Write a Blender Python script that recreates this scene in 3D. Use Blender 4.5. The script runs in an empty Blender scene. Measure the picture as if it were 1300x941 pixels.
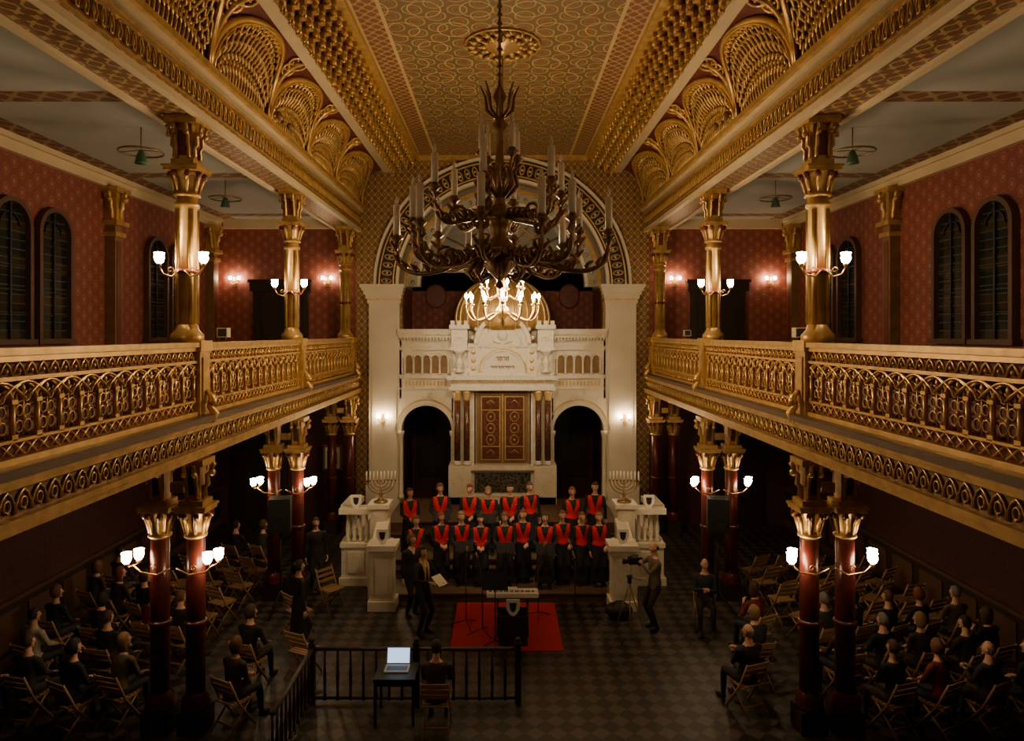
import bpy, math, random
from mathutils import Vector, Matrix
random.seed(7)
pi=math.pi; cos=math.cos; sin=math.sin; sqrt=math.sqrt
V=Vector
SC=bpy.context.scene
# ------------------------------------------------------------------ materials
class E:
    def __init__(s,nt,k): s.nt=nt; s.k=k
    def op(s,o,*a):
        n=s.nt.nodes.new('ShaderNodeMath'); n.operation=o
        for i,v in enumerate((s,)+a):
            if isinstance(v,E): s.nt.links.new(v.k,n.inputs[i])
            else: n.inputs[i].default_value=v
        return E(s.nt,n.outputs[0])
    def __add__(s,o): return s.op('ADD',o)
    __radd__=__add__
    def __sub__(s,o): return s.op('SUBTRACT',o)
    def __mul__(s,o): return s.op('MULTIPLY',o)
    __rmul__=__mul__
    def cos(s): return s.op('COSINE')
    def sin(s): return s.op('SINE')
    def abs(s): return s.op('ABSOLUTE')
    def lt(s,o): return s.op('LESS_THAN',o)
    def gt(s,o): return s.op('GREATER_THAN',o)
    def frac(s): return s.op('FRACT')
    def mx(s,o): return s.op('MAXIMUM',o)
    def mn(s,o): return s.op('MINIMUM',o)
def mixc(nt,f,a,b):
    n=nt.nodes.new('ShaderNodeMix'); n.data_type='RGBA'
    nt.links.new(f.k,n.inputs[0])
    for i,c in ((6,a),(7,b)):
        if isinstance(c,(tuple,list)): n.inputs[i].default_value=(*c,1)
        else: nt.links.new(c,n.inputs[i])
    return n.outputs[2]
def noise(nt,co,scale,detail=3):
    n=nt.nodes.new('ShaderNodeTexNoise'); n.inputs['Scale'].default_value=scale; n.inputs['Detail'].default_value=detail
    nt.links.new(co,n.inputs['Vector']); return E(nt,n.outputs[0])
def mat(name,col,rough=.5,metal=0.,emit=0,ecol=None,var=.12,vs=6,fn=None,bump=0,trans=0):
    m=bpy.data.materials.new(name); m.use_nodes=True; nt=m.node_tree; b=nt.nodes['Principled BSDF']
    b.inputs['Roughness'].default_value=rough; b.inputs['Metallic'].default_value=metal
    b.inputs['Base Color'].default_value=(*col,1)
    tc=nt.nodes.new('ShaderNodeTexCoord'); co=tc.outputs['Object']
    h=None
    if fn:
        sp=nt.nodes.new('ShaderNodeSeparateXYZ'); nt.links.new(co,sp.inputs[0])
        c,h=fn(nt,E(nt,sp.outputs[0]),E(nt,sp.outputs[1]),E(nt,sp.outputs[2]),co)
        if var:
            nz=noise(nt,co,vs); f=(nz-.5)*2.5*var*3
            dk=tuple([x*.35 for x in col])
            c=mixc(nt,f.mx(0).mn(.6),c,dk)
        nt.links.new(c,b.inputs['Base Color'])
    elif var:
        nz=noise(nt,co,vs)
        c=mixc(nt,nz.mx(0).mn(1),tuple(x*(1-var*2.2) for x in col),tuple(min(1,x*(1+var*2.2)) for x in col))
        nt.links.new(c,b.inputs['Base Color'])
    if bump and h is not None:
        bn=nt.nodes.new('ShaderNodeBump'); bn.inputs['Strength'].default_value=bump; bn.inputs['Distance'].default_value=.02
        nt.links.new(h.k,bn.inputs['Height']); nt.links.new(bn.outputs[0],b.inputs['Normal'])
    if emit:
        b.inputs['Emission Color'].default_value=(*(ecol or col),1); b.inputs['Emission Strength'].default_value=emit
    return m
def hexf(u,v): return u.cos()+(u*.5+v*.866).cos()+(u*.5-v*.866).cos()
def f_ceil(nt,x,y,z,co):
    k=16.
    f=hexf(x*k,y*k); l1=(f+.45).abs().lt(.28); l2=(f-1.5).abs().lt(.22); dot=f.gt(2.55)
    g=hexf(y*k*.5,x*k*.5); l3=(g-.2).abs().lt(.14)
    c=mixc(nt,l1,(.17,.115,.048),(.42,.27,.105))
    c=mixc(nt,l2,c,(.28,.18,.066)); c=mixc(nt,dot,c,(.28,.08,.035)); c=mixc(nt,l3,c,(.52,.36,.155))
    bd=x.abs().gt(2.12); bl=(x.abs()-2.12).abs().lt(.035).mx((x.abs()-2.6).abs().lt(.03))
    cb=mixc(nt,((x*26).cos()+(y*26).cos()-.2).abs().lt(.5),(.19,.075,.034),(.40,.25,.095))
    c=mixc(nt,bd,c,cb); 
    e2=(y-20.6).abs().lt(.45); c=mixc(nt,e2.mn(x.abs().lt(2.12)),c,cb)
    c=mixc(nt,bl,c,(.52,.36,.16))
    return c,(l1.mx(l3))
def f_red(nt,x,y,z,co):
    u=(x+y)*30; v=z*21
    f=hexf(u,v); a=(f-.6).abs().lt(.42); b=f.gt(2.3)
    c=mixc(nt,a,(.19,.042,.030),(.27,.095,.055)); c=mixc(nt,b,c,(.30,.13,.07)); return c,a
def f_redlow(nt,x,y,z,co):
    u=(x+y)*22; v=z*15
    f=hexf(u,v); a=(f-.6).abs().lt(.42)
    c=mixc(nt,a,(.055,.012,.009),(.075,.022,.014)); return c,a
def f_goldwall(nt,x,y,z,co):
    u=(x+y)*30; v=z*26
    f=u.cos()+v.cos(); a=(f).abs().lt(.45); b=f.gt(1.6)
    c=mixc(nt,a,(.16,.085,.032),(.40,.25,.095)); c=mixc(nt,b,c,(.32,.19,.07)); return c,a
def f_beam(nt,x,y,z,co):
    u=y*26; v=(x+z)*26
    f=u.cos()+v.cos(); a=(f).abs().lt(.5); g=((y*13).cos()*((x+z)*52).cos()).gt(.35)
    c=mixc(nt,a,(.19,.075,.032),(.46,.29,.11)); c=mixc(nt,g,c,(.16,.12,.06)); return c,a
def f_gceil(nt,x,y,z,co):
    u=x*9; v=y*9; f=u.cos()*v.cos(); a=f.gt(.93)
    c=mixc(nt,a,(.38,.385,.345),(.46,.37,.24))
    e=(x.abs()-5.75).lt(0).mx(x.abs().gt(8.35))
    cb=mixc(nt,((y*14).cos()+(x*14).cos()).abs().lt(.5),(.16,.07,.038),(.31,.20,.10))
    yb=((y+0.0-10.35)*(1/5.15)).frac(); cr=(yb-.5).abs().gt(.455)
    return mixc(nt,e.mx(cr),c,cb),a
def f_floor(nt,x,y,z,co):
    u=(x+y)*9.5; v=(x-y)*9.5
    a=(u.sin()*v.sin()).gt(0); g=(u.sin().abs().mn(v.sin().abs())).lt(.07)
    c=mixc(nt,a,(.015,.012,.010),(.060,.045,.035)); c=mixc(nt,g,c,(.011,.009,.008)); return c,a
def f_glass(nt,x,y,z,co):
    a=((y+z)*38).cos().gt(.93).mx(((y-z)*38).cos().gt(.93))
    b=((y*9).cos()*(z*9).cos()).gt(.3)
    c=mixc(nt,b,(.012,.014,.016),(.03,.022,.014)); return mixc(nt,a,c,(.07,.06,.045)),a
def f_marble(nt,x,y,z,co):
    n=noise(nt,co,2,6); l=(n-.5).abs().lt(.012)
    return mixc(nt,l,(.66,.59,.46),(.58,.50,.37)),l
def f_brmarble(nt,x,y,z,co):
    n=noise(nt,co,9,8); l=(n-.5).abs().lt(.02)
    return mixc(nt,l,(.085,.028,.014),(.17,.075,.04)),l
def f_grmarble(nt,x,y,z,co):
    n=noise(nt,co,9,8); l=(n-.5).abs().lt(.05)
    return mixc(nt,l,(.03,.035,.025),(.12,.10,.07)),l
def f_carpet(nt,x,y,z,co):
    n=noise(nt,co,160,2); return mixc(nt,n.gt(.5),(.46,.012,.008),(.34,.009,.006)),n
M={}
M['ceil']=mat('ceiling_paint',(.3,.2,.08),.55,.12,fn=f_ceil,bump=.4,vs=1.2)
M['red']=mat('red_damask',(.16,.04,.03),.65,fn=f_red,bump=.1,vs=.8)
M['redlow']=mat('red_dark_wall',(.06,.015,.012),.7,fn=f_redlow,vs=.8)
M['gwall']=mat('gold_mosaic_wall',(.2,.12,.04),.45,.25,fn=f_goldwall,bump=.4,vs=1)
M['beam']=mat('beam_ornament',(.25,.15,.05),.45,.2,fn=f_beam,bump=.4,vs=1)
M['gceil']=mat('gallery_ceiling_paint',(.2,.2,.16),.8,fn=f_gceil,vs=.6)
M['floor']=mat('stone_tiles',(.04,.03,.025),.45,fn=f_floor,vs=.7)
M['glass']=mat('leaded_glass',(.02,.02,.02),.15,fn=f_glass,var=0)
M['marble']=mat('white_marble',(.6,.54,.42),.45,fn=f_marble,vs=1,var=.05)
M['brm']=mat('brown_marble',(.15,.05,.03),.25,fn=f_brmarble,var=0)
M['grm']=mat('green_marble',(.05,.05,.03),.25,fn=f_grmarble,var=0)
M['carpet']=mat('red_carpet',(.5,.02,.01),.95,fn=f_carpet,var=0)
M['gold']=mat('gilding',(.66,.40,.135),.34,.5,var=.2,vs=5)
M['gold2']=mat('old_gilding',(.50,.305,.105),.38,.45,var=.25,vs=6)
M['golddk']=mat('dark_gilding',(.21,.12,.048),.5,.3,var=.2,vs=5)  # gilding in a darker brown tone
M['arkgold']=mat('ark_gilding',(.62,.42,.17),.35,.5,var=.15,vs=5)
M['cream']=mat('cream_paint',(.56,.44,.27),.5,var=.1,vs=1.5)
M['creamw']=mat('stone_cream',(.64,.57,.44),.5,var=.08,vs=1.5)
M['dred']=mat('dark_red_paint',(.13,.022,.014),.5,var=.15)
M['backred']=mat('panel_red',(.17,.028,.016),.6,var=.15)
M['frame']=mat('window_frame_brown',(.085,.04,.022),.5,var=.15)
M['colred']=mat('oxblood_lacquer',(.085,.014,.010),.3,var=.15)
M['dark']=mat('dark_oak',(.025,.014,.009),.5,var=.2)
M['black']=mat('black_paint',(.008,.008,.008),.5,var=.0)
M['wood']=mat('beech_wood',(.27,.15,.065),.5,var=.15,vs=12)
M['stepw']=mat('step_wood',(.11,.062,.03),.5,var=.15,vs=5)
M['slab']=mat('gallery_timber',(.06,.035,.02),.6,var=.2)
M['bronze']=mat('dark_bronze',(.27,.165,.08),.36,.6,var=.35,vs=9)
M['brass']=mat('brass',(.60,.38,.14),.28,.8,var=.1)
M['dbrass']=mat('aged_brass',(.28,.18,.08),.35,.7,var=.1)
M['wax']=mat('candle_wax',(.85,.78,.64),.45,var=.05)
M['bulb']=mat('lit_globe',(1,.85,.6),.4,emit=122,ecol=(1,.73,.42),var=0)
M['bulbw']=mat('lit_wall_globe',(1,.85,.6),.4,emit=190,ecol=(1,.73,.42),var=0)
M['bulbl']=mat('lit_globe_ground',(1,.85,.6),.4,emit=62,ecol=(1,.73,.42),var=0)
M['bulb2']=mat('lit_candle_bulb',(1,.85,.6),.4,emit=1000,ecol=(1,.73,.41),var=0)
M['grey']=mat('apse_vault_paint',(.33,.33,.29),.7,var=.12,vs=2)
M['green']=mat('green_enamel',(.05,.12,.07),.4,var=.1)
M['white']=mat('white_paint',(.75,.73,.68),.4,var=.03)
M['scr']=mat('laptop_screen_glow',(.1,.1,.1),.3,emit=1.6,ecol=(.50,.72,1),var=0)
M['lit']=mat('paper_white',(.8,.76,.66),.6,var=.02)
# ------------------------------------------------------------------ mesh builder
class MB:
    def __init__(s): s.v=[];s.f=[];s.m=[];s.s=[];s.M=Matrix()
    def add(s,vs,fs,m=0,sm=False):
        o=len(s.v); M_=s.M
        s.v.extend([tuple(M_@V(p)) for p in vs])
        for f in fs:
            s.f.append(tuple(i+o for i in f)); s.m.append(m); s.s.append(sm)
    def box(s,x0,x1,y0,y1,z0,z1,m=0):
        s.add([(x0,y0,z0),(x1,y0,z0),(x1,y1,z0),(x0,y1,z0),(x0,y0,z1),(x1,y0,z1),(x1,y1,z1),(x0,y1,z1)],
              [(0,3,2,1),(4,5,6,7),(0,1,5,4),(1,2,6,5),(2,3,7,6),(3,0,4,7)],m)
    def lathe(s,prof,n=12,m=0,c=(0,0,0),sm=True,rot=0):
        vs=[];fs=[]
        for r,z in prof:
            for i in range(n):
                a=2*pi*i/n+rot; vs.append((c[0]+r*cos(a),c[1]+r*sin(a),c[2]+z))
        for j in range(len(prof)-1):
            for i in range(n):
                k=(i+1)%n; fs.append((j*n+i,j*n+k,(j+1)*n+k,(j+1)*n+i))
        fs.append(tuple(range(n-1,-1,-1))); fs.append(tuple((len(prof)-1)*n+i for i in range(n)))
        s.add(vs,fs,m,sm)
    def tube(s,pts,r,n=6,m=0,closed=False,hint=None,sm=True):
        pts=[V(p) for p in pts]; N=len(pts); vs=[];fs=[]
        if not isinstance(r,(list,tuple)): r=[r]*N
        prev=None
        for j,p in enumerate(pts):
            if closed: t=pts[(j+1)%N]-pts[j-1]
            else: t=pts[min(j+1,N-1)]-pts[max(j-1,0)]
            t=t.normalized() if t.length>1e-9 else V((0,0,1))
            h=V(hint) if hint is not None else (prev if prev is not None else (V((1,0,0)) if abs(t.x)<.9 else V((0,1,0))))
            a=h-t*h.dot(t)
            if a.length<1e-4: a=V((0,1,0))-t*t.y
            if a.length<1e-4: a=V((0,0,1))-t*t.z
            a.normalize(); b=t.cross(a); prev=a
            rr=r[j]; rx,ry=rr if isinstance(rr,(tuple,list)) else (rr,rr)
            for i in range(n):
                q=2*pi*i/n; vs.append(tuple(p+a*(rx*cos(q))+b*(ry*sin(q))))
        R=N if closed else N-1
        for j in range(R):
            j2=(j+1)%N
            for i in range(n):
                k=(i+1)%n; fs.append((j*n+i,j*n+k,j2*n+k,j2*n+i))
        if not closed: fs.append(tuple(range(n-1,-1,-1))); fs.append(tuple((N-1)*n+i for i in range(n)))
        s.add(vs,fs,m,sm)
    def prism(s,poly,y0,y1,m=0):
        n=len(poly); vs=[(x,y0,z) for x,z in poly]+[(x,y1,z) for x,z in poly]
        fs=[tuple(range(n)),tuple(range(2*n-1,n-1,-1))]+[(i,i+n,(i+1)%n+n,(i+1)%n) for i in range(n)]
        s.add(vs,fs,m)
    def arch(s,cx,cz,r0,r1,y0,y1,a0=0,a1=pi,n=24,m=0):
        for i in range(n):
            a=a0+(a1-a0)*i/n; b=a0+(a1-a0)*(i+1)/n
            P=[(cx+r0*cos(a),cz+r0*sin(a)),(cx+r1*cos(a),cz+r1*sin(a)),(cx+r1*cos(b),cz+r1*sin(b)),(cx+r0*cos(b),cz+r0*sin(b))]
            s.prism(P,y0,y1,m)
    def sph(s,c,r,nu=10,nv=7,m=0,fn=None,sm=True,keep=None):
        if not isinstance(r,(tuple,list)): r=(r,r,r)
        P=[];vs=[];fs=[]
        for j in range(nv+1):
            ph=pi*j/nv
            for i in range(nu):
                th=2*pi*i/nu; p=(sin(ph)*cos(th),sin(ph)*sin(th),cos(ph)); P.append(p)
                q=fn(*p) if fn else p
                vs.append((c[0]+q[0]*r[0],c[1]+q[1]*r[1],c[2]+q[2]*r[2]))
        for j in range(nv):
            for i in range(nu):
                k=(i+1)%nu; f=(j*nu+i,(j+1)*nu+i,(j+1)*nu+k,j*nu+k)
                if keep:
                    cc=[sum(P[a][t] for a in f)/4 for t in range(3)]
                    if not keep(*cc): continue
                fs.append(f)
        s.add(vs,fs,m,sm)
    def mesh(s,name,mats):
        me=bpy.data.meshes.new(name); me.from_pydata(s.v,[],s.f)
        me.polygons.foreach_set('material_index',s.m); me.polygons.foreach_set('use_smooth',s.s)
        for x in mats: me.materials.append(M[x] if isinstance(x,str) else x)
        me.update(); return me
    def build(s,name,mats): return put(name,s.mesh(name,mats))
def put(name,me,loc=(0,0,0),rz=0,sc=1,parent=None):
    o=bpy.data.objects.new(name,me); o.location=loc; o.rotation_euler=(0,0,rz)
    o.scale=(sc,sc,sc) if not isinstance(sc,(tuple,list)) else sc
    SC.collection.objects.link(o)
    if parent: o.parent=parent
    return o
def T(x,y,z): return Matrix.Translation((x,y,z))
def RZ(a): return Matrix.Rotation(a,4,'Z')
def RX(a): return Matrix.Rotation(a,4,'X')
YC=[0.2,5.3,10.35,15.5,20.75]
YB=-2.5; YF=21.5; XW=8.95; 
# ------------------------------------------------------------------ room shell
b=MB(); b.box(-XW,XW,YB,25.2,-.15,0); b.build('floor',['floor'])
for nm,sg in (('wall_left',-1),('wall_right',1)):
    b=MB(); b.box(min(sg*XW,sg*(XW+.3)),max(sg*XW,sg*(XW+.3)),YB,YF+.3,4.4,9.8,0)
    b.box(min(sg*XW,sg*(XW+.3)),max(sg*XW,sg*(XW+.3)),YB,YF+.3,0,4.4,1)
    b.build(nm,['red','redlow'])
    b=MB(); b.M=Matrix.Scale(sg,4,(1,0,0))
    b.box(XW-.05,XW,YB,YF,0,1.15,0); b.box(XW-.09,XW,YB,YF,1.13,1.2,1); b.box(XW-.08,XW,YB,YF,0,.2,1)
    y=YB+.3
    while y<YF-1: b.box(XW-.075,XW-.04,y,y+.75,.32,1.0,1); y+=1.0
    b.build('baseboard_'+nm[5:],['dark','frame'])
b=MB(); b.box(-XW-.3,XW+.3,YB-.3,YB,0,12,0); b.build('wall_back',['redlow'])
# front wall
b=MB()
for sg in (-1,1):
    def bx(x0,x1,y0,y1,z0,z1,m): b.box(min(sg*x0,sg*x1),max(sg*x0,sg*x1),y0,y1,z0,z1,m)
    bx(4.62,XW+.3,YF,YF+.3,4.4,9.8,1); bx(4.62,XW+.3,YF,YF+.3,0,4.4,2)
    bx(3.15,4.62,YF,YF+.3,0,7.54,0)
R=3.25; n=40
for i in range(n):
    a=pi*i/n; c=pi*(i+1)/n
    def outp(a):
        x,z=cos(a),sin(a); k=min(4.62/abs(x) if abs(x)>1e-6 else 1e9,(11.9-7.54)/z if z>1e-6 else 1e9); return (x*k,7.54+z*k)
    P0=(R*cos(a),7.54+R*sin(a));P1=outp(a);P2=outp(c);P3=(R*cos(c),7.54+R*sin(c))
    b.prism([P0,P1,P2,P3],YF,YF+.3,0)
for sg in (-1,1): b.prism([(sg*4.62,11.9),(sg*4.62,7.54+4.36*.9),(sg*4.0,11.9)],YF,YF+.3,0)
b.build('wall_front',['gwall','red','redlow'])
# ceiling
b=MB(); b.box(-2.75,2.75,YB,YF,11.6,11.75,0)
b.build('ceiling',['ceil'])
for sg,nm in ((-1,'ceiling_gallery_left'),(1,'ceiling_gallery_right')):
    b=MB(); b.box(min(sg*4.9,sg*(XW)),max(sg*4.9,sg*XW),YB,YF,9.6,9.75,0)
    b.build(nm,['gceil'])
    b=MB(); b.M=Matrix.Scale(sg,4,(1,0,0))
    b.box(4.5,5.15,YB,YF,9.25,9.95,0)
    b.box(4.44,4.56,YB,YF,9.2,9.3,1); b.box(5.09,5.2,YB,YF,9.2,9.3,1); b.box(4.38,4.56,YB,YF,9.82,9.97,1); b.box(4.44,4.56,YB,YF,9.72,9.76,2)
    b.box(4.3,4.5,YB,YF,9.9,10.0,2); b.box(4.46,4.56,YB,YF,9.36,9.39,2)
    for q in range(int((YF-YB)/.16)): 
        y=YB+.08+q*.16; b.tube([(4.48,y+.05*cos(2*pi*j/6),9.56+.12*sin(2*pi*j/6)) for j in range(6)],.014,4,2,closed=True); b.sph((4.49,y,9.56),(.02,.025,.06),5,3,2)
    b.build('trim_beam',['beam','cream','gold2'])
    b=MB(); b.M=Matrix.Scale(sg,4,(1,0,0))
    b.box(XW-.12,XW,YB,YF,9.3,9.6,0); b.box(XW-.2,XW,YB,YF,9.5,9.6,0); b.box(5.2,XW-.2,YF-.12,YF,9.3,9.6,0)
    b.build('trim_gallery_cornice',['cream'])
# coves
for sg in (-1,1):
    b=MB(); b.M=Matrix.Scale(sg,4,(1,0,0))
    def S(t,y,o=0): return (3.72+(.78-o)*cos(t),y,9.97+(1.2-o)*sin(t))
    ts=[1.571*i/12 for i in range(13)]
    vs=[];fs=[]
    for t in ts: vs+= [S(t,YB),S(t,YF)]
    for i in range(12): fs.append((2*i,2*i+1,2*i+3,2*i+2))
    b.add(vs,fs,0,True)
    hb=[YC[0]-2.6]; 
    for i in range(len(YC)-1): hb+= [YC[i],(YC[i]+YC[i+1])/2]
    hb+=[YC[-1]+.7]
    for h in range(len(hb)-1):
        a,c=hb[h],hb[h+1]; w=(c-a)/2; mid=(a+c)/2
        tm=lambda y:.12+1.3*sqrt(max(0,1-((y-mid)/w)**2))
        pts=[]
        for i in range(21):
            y=mid-w*cos(pi*i/20); pts.append(S(tm(y)*.98,y,.05))
        b.tube(pts,.06,5,2); b.tube([(p[0]-.03,mid+(p[1]-mid)*.93,p[2]-.05) for p in pts],.022,4,2)
        K=17 if w>1 else 7; L=[]
        for k in range(K):
            q=(k-(K-1)/2)/((K-1)/2); y1=mid+q*w*.93; y0=mid+q*w*.70; t1=tm(y1)*.93
            L.append((y0,y1,t1)); 
            pp=[S(.04+(t1-.04)*i/7,y0+(y1-y0)*i/7,.045+.03*sin(i*1.8)) for i in range(8)]
            b.tube(pp,[.034,.026,.038,.026,.038,.026,.038,.022],5,1)
        for k in range(K-1):
            for fr in (.2,.38,.56,.74,.92):
                A=L[k];B=L[k+1]; pp=[]
                for i in range(6):
                    e=i/5; y0=A[0]+(B[0]-A[0])*e; y1=A[1]+(B[1]-A[1])*e; t1=A[2]+(B[2]-A[2])*e
                    t=t1*fr+.10*sin(pi*e); pp.append(S(t,y0+(y1-y0)*fr,.07))
                b.tube(pp,.028,4,2 if fr>.8 else 1)
                y0=(A[0]+B[0])/2;y1=(A[1]+B[1])/2; t1=(A[2]+B[2])/2
                b.sph(S(t1*fr-.05,y0+(y1-y0)*fr,.03),.034,5,4,2)
        for t_,r_ in ((.75,.12),(1.1,.2),(1.35,.26)):
            pp=[S(t_+ (r_*.8)*sin(2*pi*i/10),a+r_*cos(2*pi*i/10),.03) for i in range(10)]
            b.tube(pp,.03,4,2,closed=True)
            b.sph(S(t_,a,.03),.07,6,4,2)
            for q in range(5):
                aa=2*pi*q/5; b.sph(S(t_+r_*.45*sin(aa),a+r_*.55*cos(aa),.02),.035,5,4,1)
        pp=[S(.05+1.45*i/8,a,.05) for i in range(9)]; b.tube(pp,.05,5,1)
    b.box(3.5,3.74,YB,YF,11.08,11.22,3); b.box(3.44,3.56,YB,YF,11.16,11.26,1)
    b.add([(3.6,YB,11.2),(3.6,YF,11.2),(2.7,YF,11.6),(2.7,YB,11.6)],[(0,1,2,3)],0)
    for q in range(int((YF-YB)/.09)): b.box(3.47,3.5,YB+q*.09,YB+q*.09+.05,11.1,11.15,1)
    y=YB+.2
    while y<YF-.15:
        for i in range(4):
            x=3.46-.2*i; z=11.13+.1*i
            b.box(x-.12,x+.1,y-.07,y+.07,z-.02,z+.10,1)
            b.lathe([(.0,-.16),(.035,-.12),(.055,-.07),(.03,-.03),(.05,0)],6,1,(x-.06,y,z))
            b.sph((x-.06,y,z-.17),.028,5,4,2)
            pp=[(x-.02,y+.2+.13*cos(pi*j/6),z-.02+.12*sin(pi*j/6)) for j in range(7)]
            b.tube(pp,.03,4,1)
            b.sph((x,y+.2,z+.02),.05,6,4,2 if i%2 else 4)
        y+=.4
    b.box(2.62,2.82,YB,YF,11.5,11.62,1)
    b.build('trim_cove',['dred','gold2','gold','cream','dred'])
b=MB(); b.box(-2.7,2.7,YF-.12,YF,11.45,11.6,0); b.build('trim_ceiling_end',['gold2'])
# ------------------------------------------------------------------ arch, pilasters, apse
b=MB()
y0=YF-.16
b.arch(0,7.54,3.95,4.03,y0-.06,YF,n=48,m=0); b.arch(0,7.54,3.25,3.34,y0-.06,YF,n=48,m=0)
b.arch(0,7.54,3.34,3.95,y0+.06,YF,n=48,m=1); b.arch(0,7.54,3.40,3.44,y0,YF,n=48,m=2); b.arch(0,7.54,3.84,3.88,y0,YF,n=48,m=2)
N=46
for i in range(N):
    a=pi*(i+.5)/N
    pp=[]
    for j in range(12):
        q=2*pi*j/12; rr=3.64+.15*cos(q)*1.0; aa=a+.019*sin(q)
        pp.append((rr*cos(aa),y0+.04,7.54+rr*sin(aa)))
    b.tube(pp,.022,4,2,closed=True)
    b.sph((3.64*cos(a),y0+.05,7.54+3.64*sin(a)),(.04,.03,.04),6,4,0)
b.build('trim_arch',['creamw','black','gold'])
for sg in (-1,1):
    b=MB(); b.M=Matrix.Scale(sg,4,(1,0,0))
    b.box(3.2,4.15,YF-.3,YF,0,6.95,0); b.box(3.12,4.24,YF-.36,YF,0,1.3,0)
    b.box(3.3,4.05,YF-.33,YF-.28,1.6,6.7,0)
    for k,(w,z,z1) in enumerate(((.05,6.95,7.05),(.10,7.1,7.22),(.16,7.22,7.34),(.22,7.34,7.44),(.27,7.44,7.54))):
        b.box(3.2-w*.6,4.15+w,YF-.3-w*.5,YF,z,z1,0)
    b.box(3.16,4.2,YF-.32,YF,7.0,7.12,1)
    b.build('trim_pilaster',['creamw','gold2'])
# apse
b=MB()
YA=24.6
def wallx(m,x,y0,y1,z0,z1): b.box(x-.1 if x<0 else x,x if x<0 else x+.1,y0,y1,z0,z1,m)
for sg in (-1,1): wallx(1,sg*3.25,YF+.3,YA,4.4,7.54); wallx(6,sg*3.25,YF+.3,YA,0,4.4)
b.box(-3.3,3.3,YA,YA+.15,4.4,8.2,1); b.box(-3.3,3.3,YA,YA+.15,0,4.4,6)
vs=[];fs=[]
for i in range(25):
    a=pi*i/24; vs+=[(3.25*cos(a),YF+.28,7.54+3.25*sin(a)),(3.25*cos(a),YA,7.54+3.25*sin(a))]
for i in range(24): fs.append((2*i,2*i+1,2*i+3,2*i+2))
b.add(vs,fs,0,True)
P=[(3.3*cos(pi*i/24),7.54+3.3*sin(pi*i/24)) for i in range(25)]
b.prism(P,YA,YA+.1,0)
b.box(-3.2,3.2,YA-.06,YA,8.2,8.35,2)
b.arch(0,7.54,2.75,3.25,YF+.9,YF+1.2,n=36,m=0); b.arch(0,7.54,2.7,2.8,YF+.84,YF+1.2,n=36,m=2); b.arch(0,7.54,3.1,3.24,YF+.84,YF+1.2,n=36,m=3)
for i in range(30):
    a=pi*(i+.5)/30; b.sph((2.95*cos(a),YF+.88,7.54+2.95*sin(a)),(.07,.04,.07),6,4,3)
for i in range(11):
    a=pi*(i+1)/12; b.tube([(0.6*cos(a),YA-.04,8.4+.6*sin(a)),(2.4*cos(a),YA-.04,8.4+2.2*sin(a))],.035,4,3)
b.arch(0,8.4,.5,.62,YA-.08,YA,n=20,m=2); b.arch(0,8.4,1.5,1.58,YA-.07,YA,n=24,m=3); b.arch(0,8.4,2.3,2.42,YA-.07,YA,n=24,m=2)
for sg in (-1,1):
    pp=[(sg*2.4+.36*cos(2*pi*j/20),YA-.03,7.35+.42*sin(2*pi*j/20)) for j in range(20)]
    b.tube(pp,.03,6,7,closed=True); b.prism([(sg*2.4+.36*cos(2*pi*j/20),7.35+.42*sin(2*pi*j/20)) for j in range(20)],YA-.02,YA,7)
b.build('wall_apse',['grey','red','creamw','gold2','golddk','black','redlow','dred'])
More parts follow.
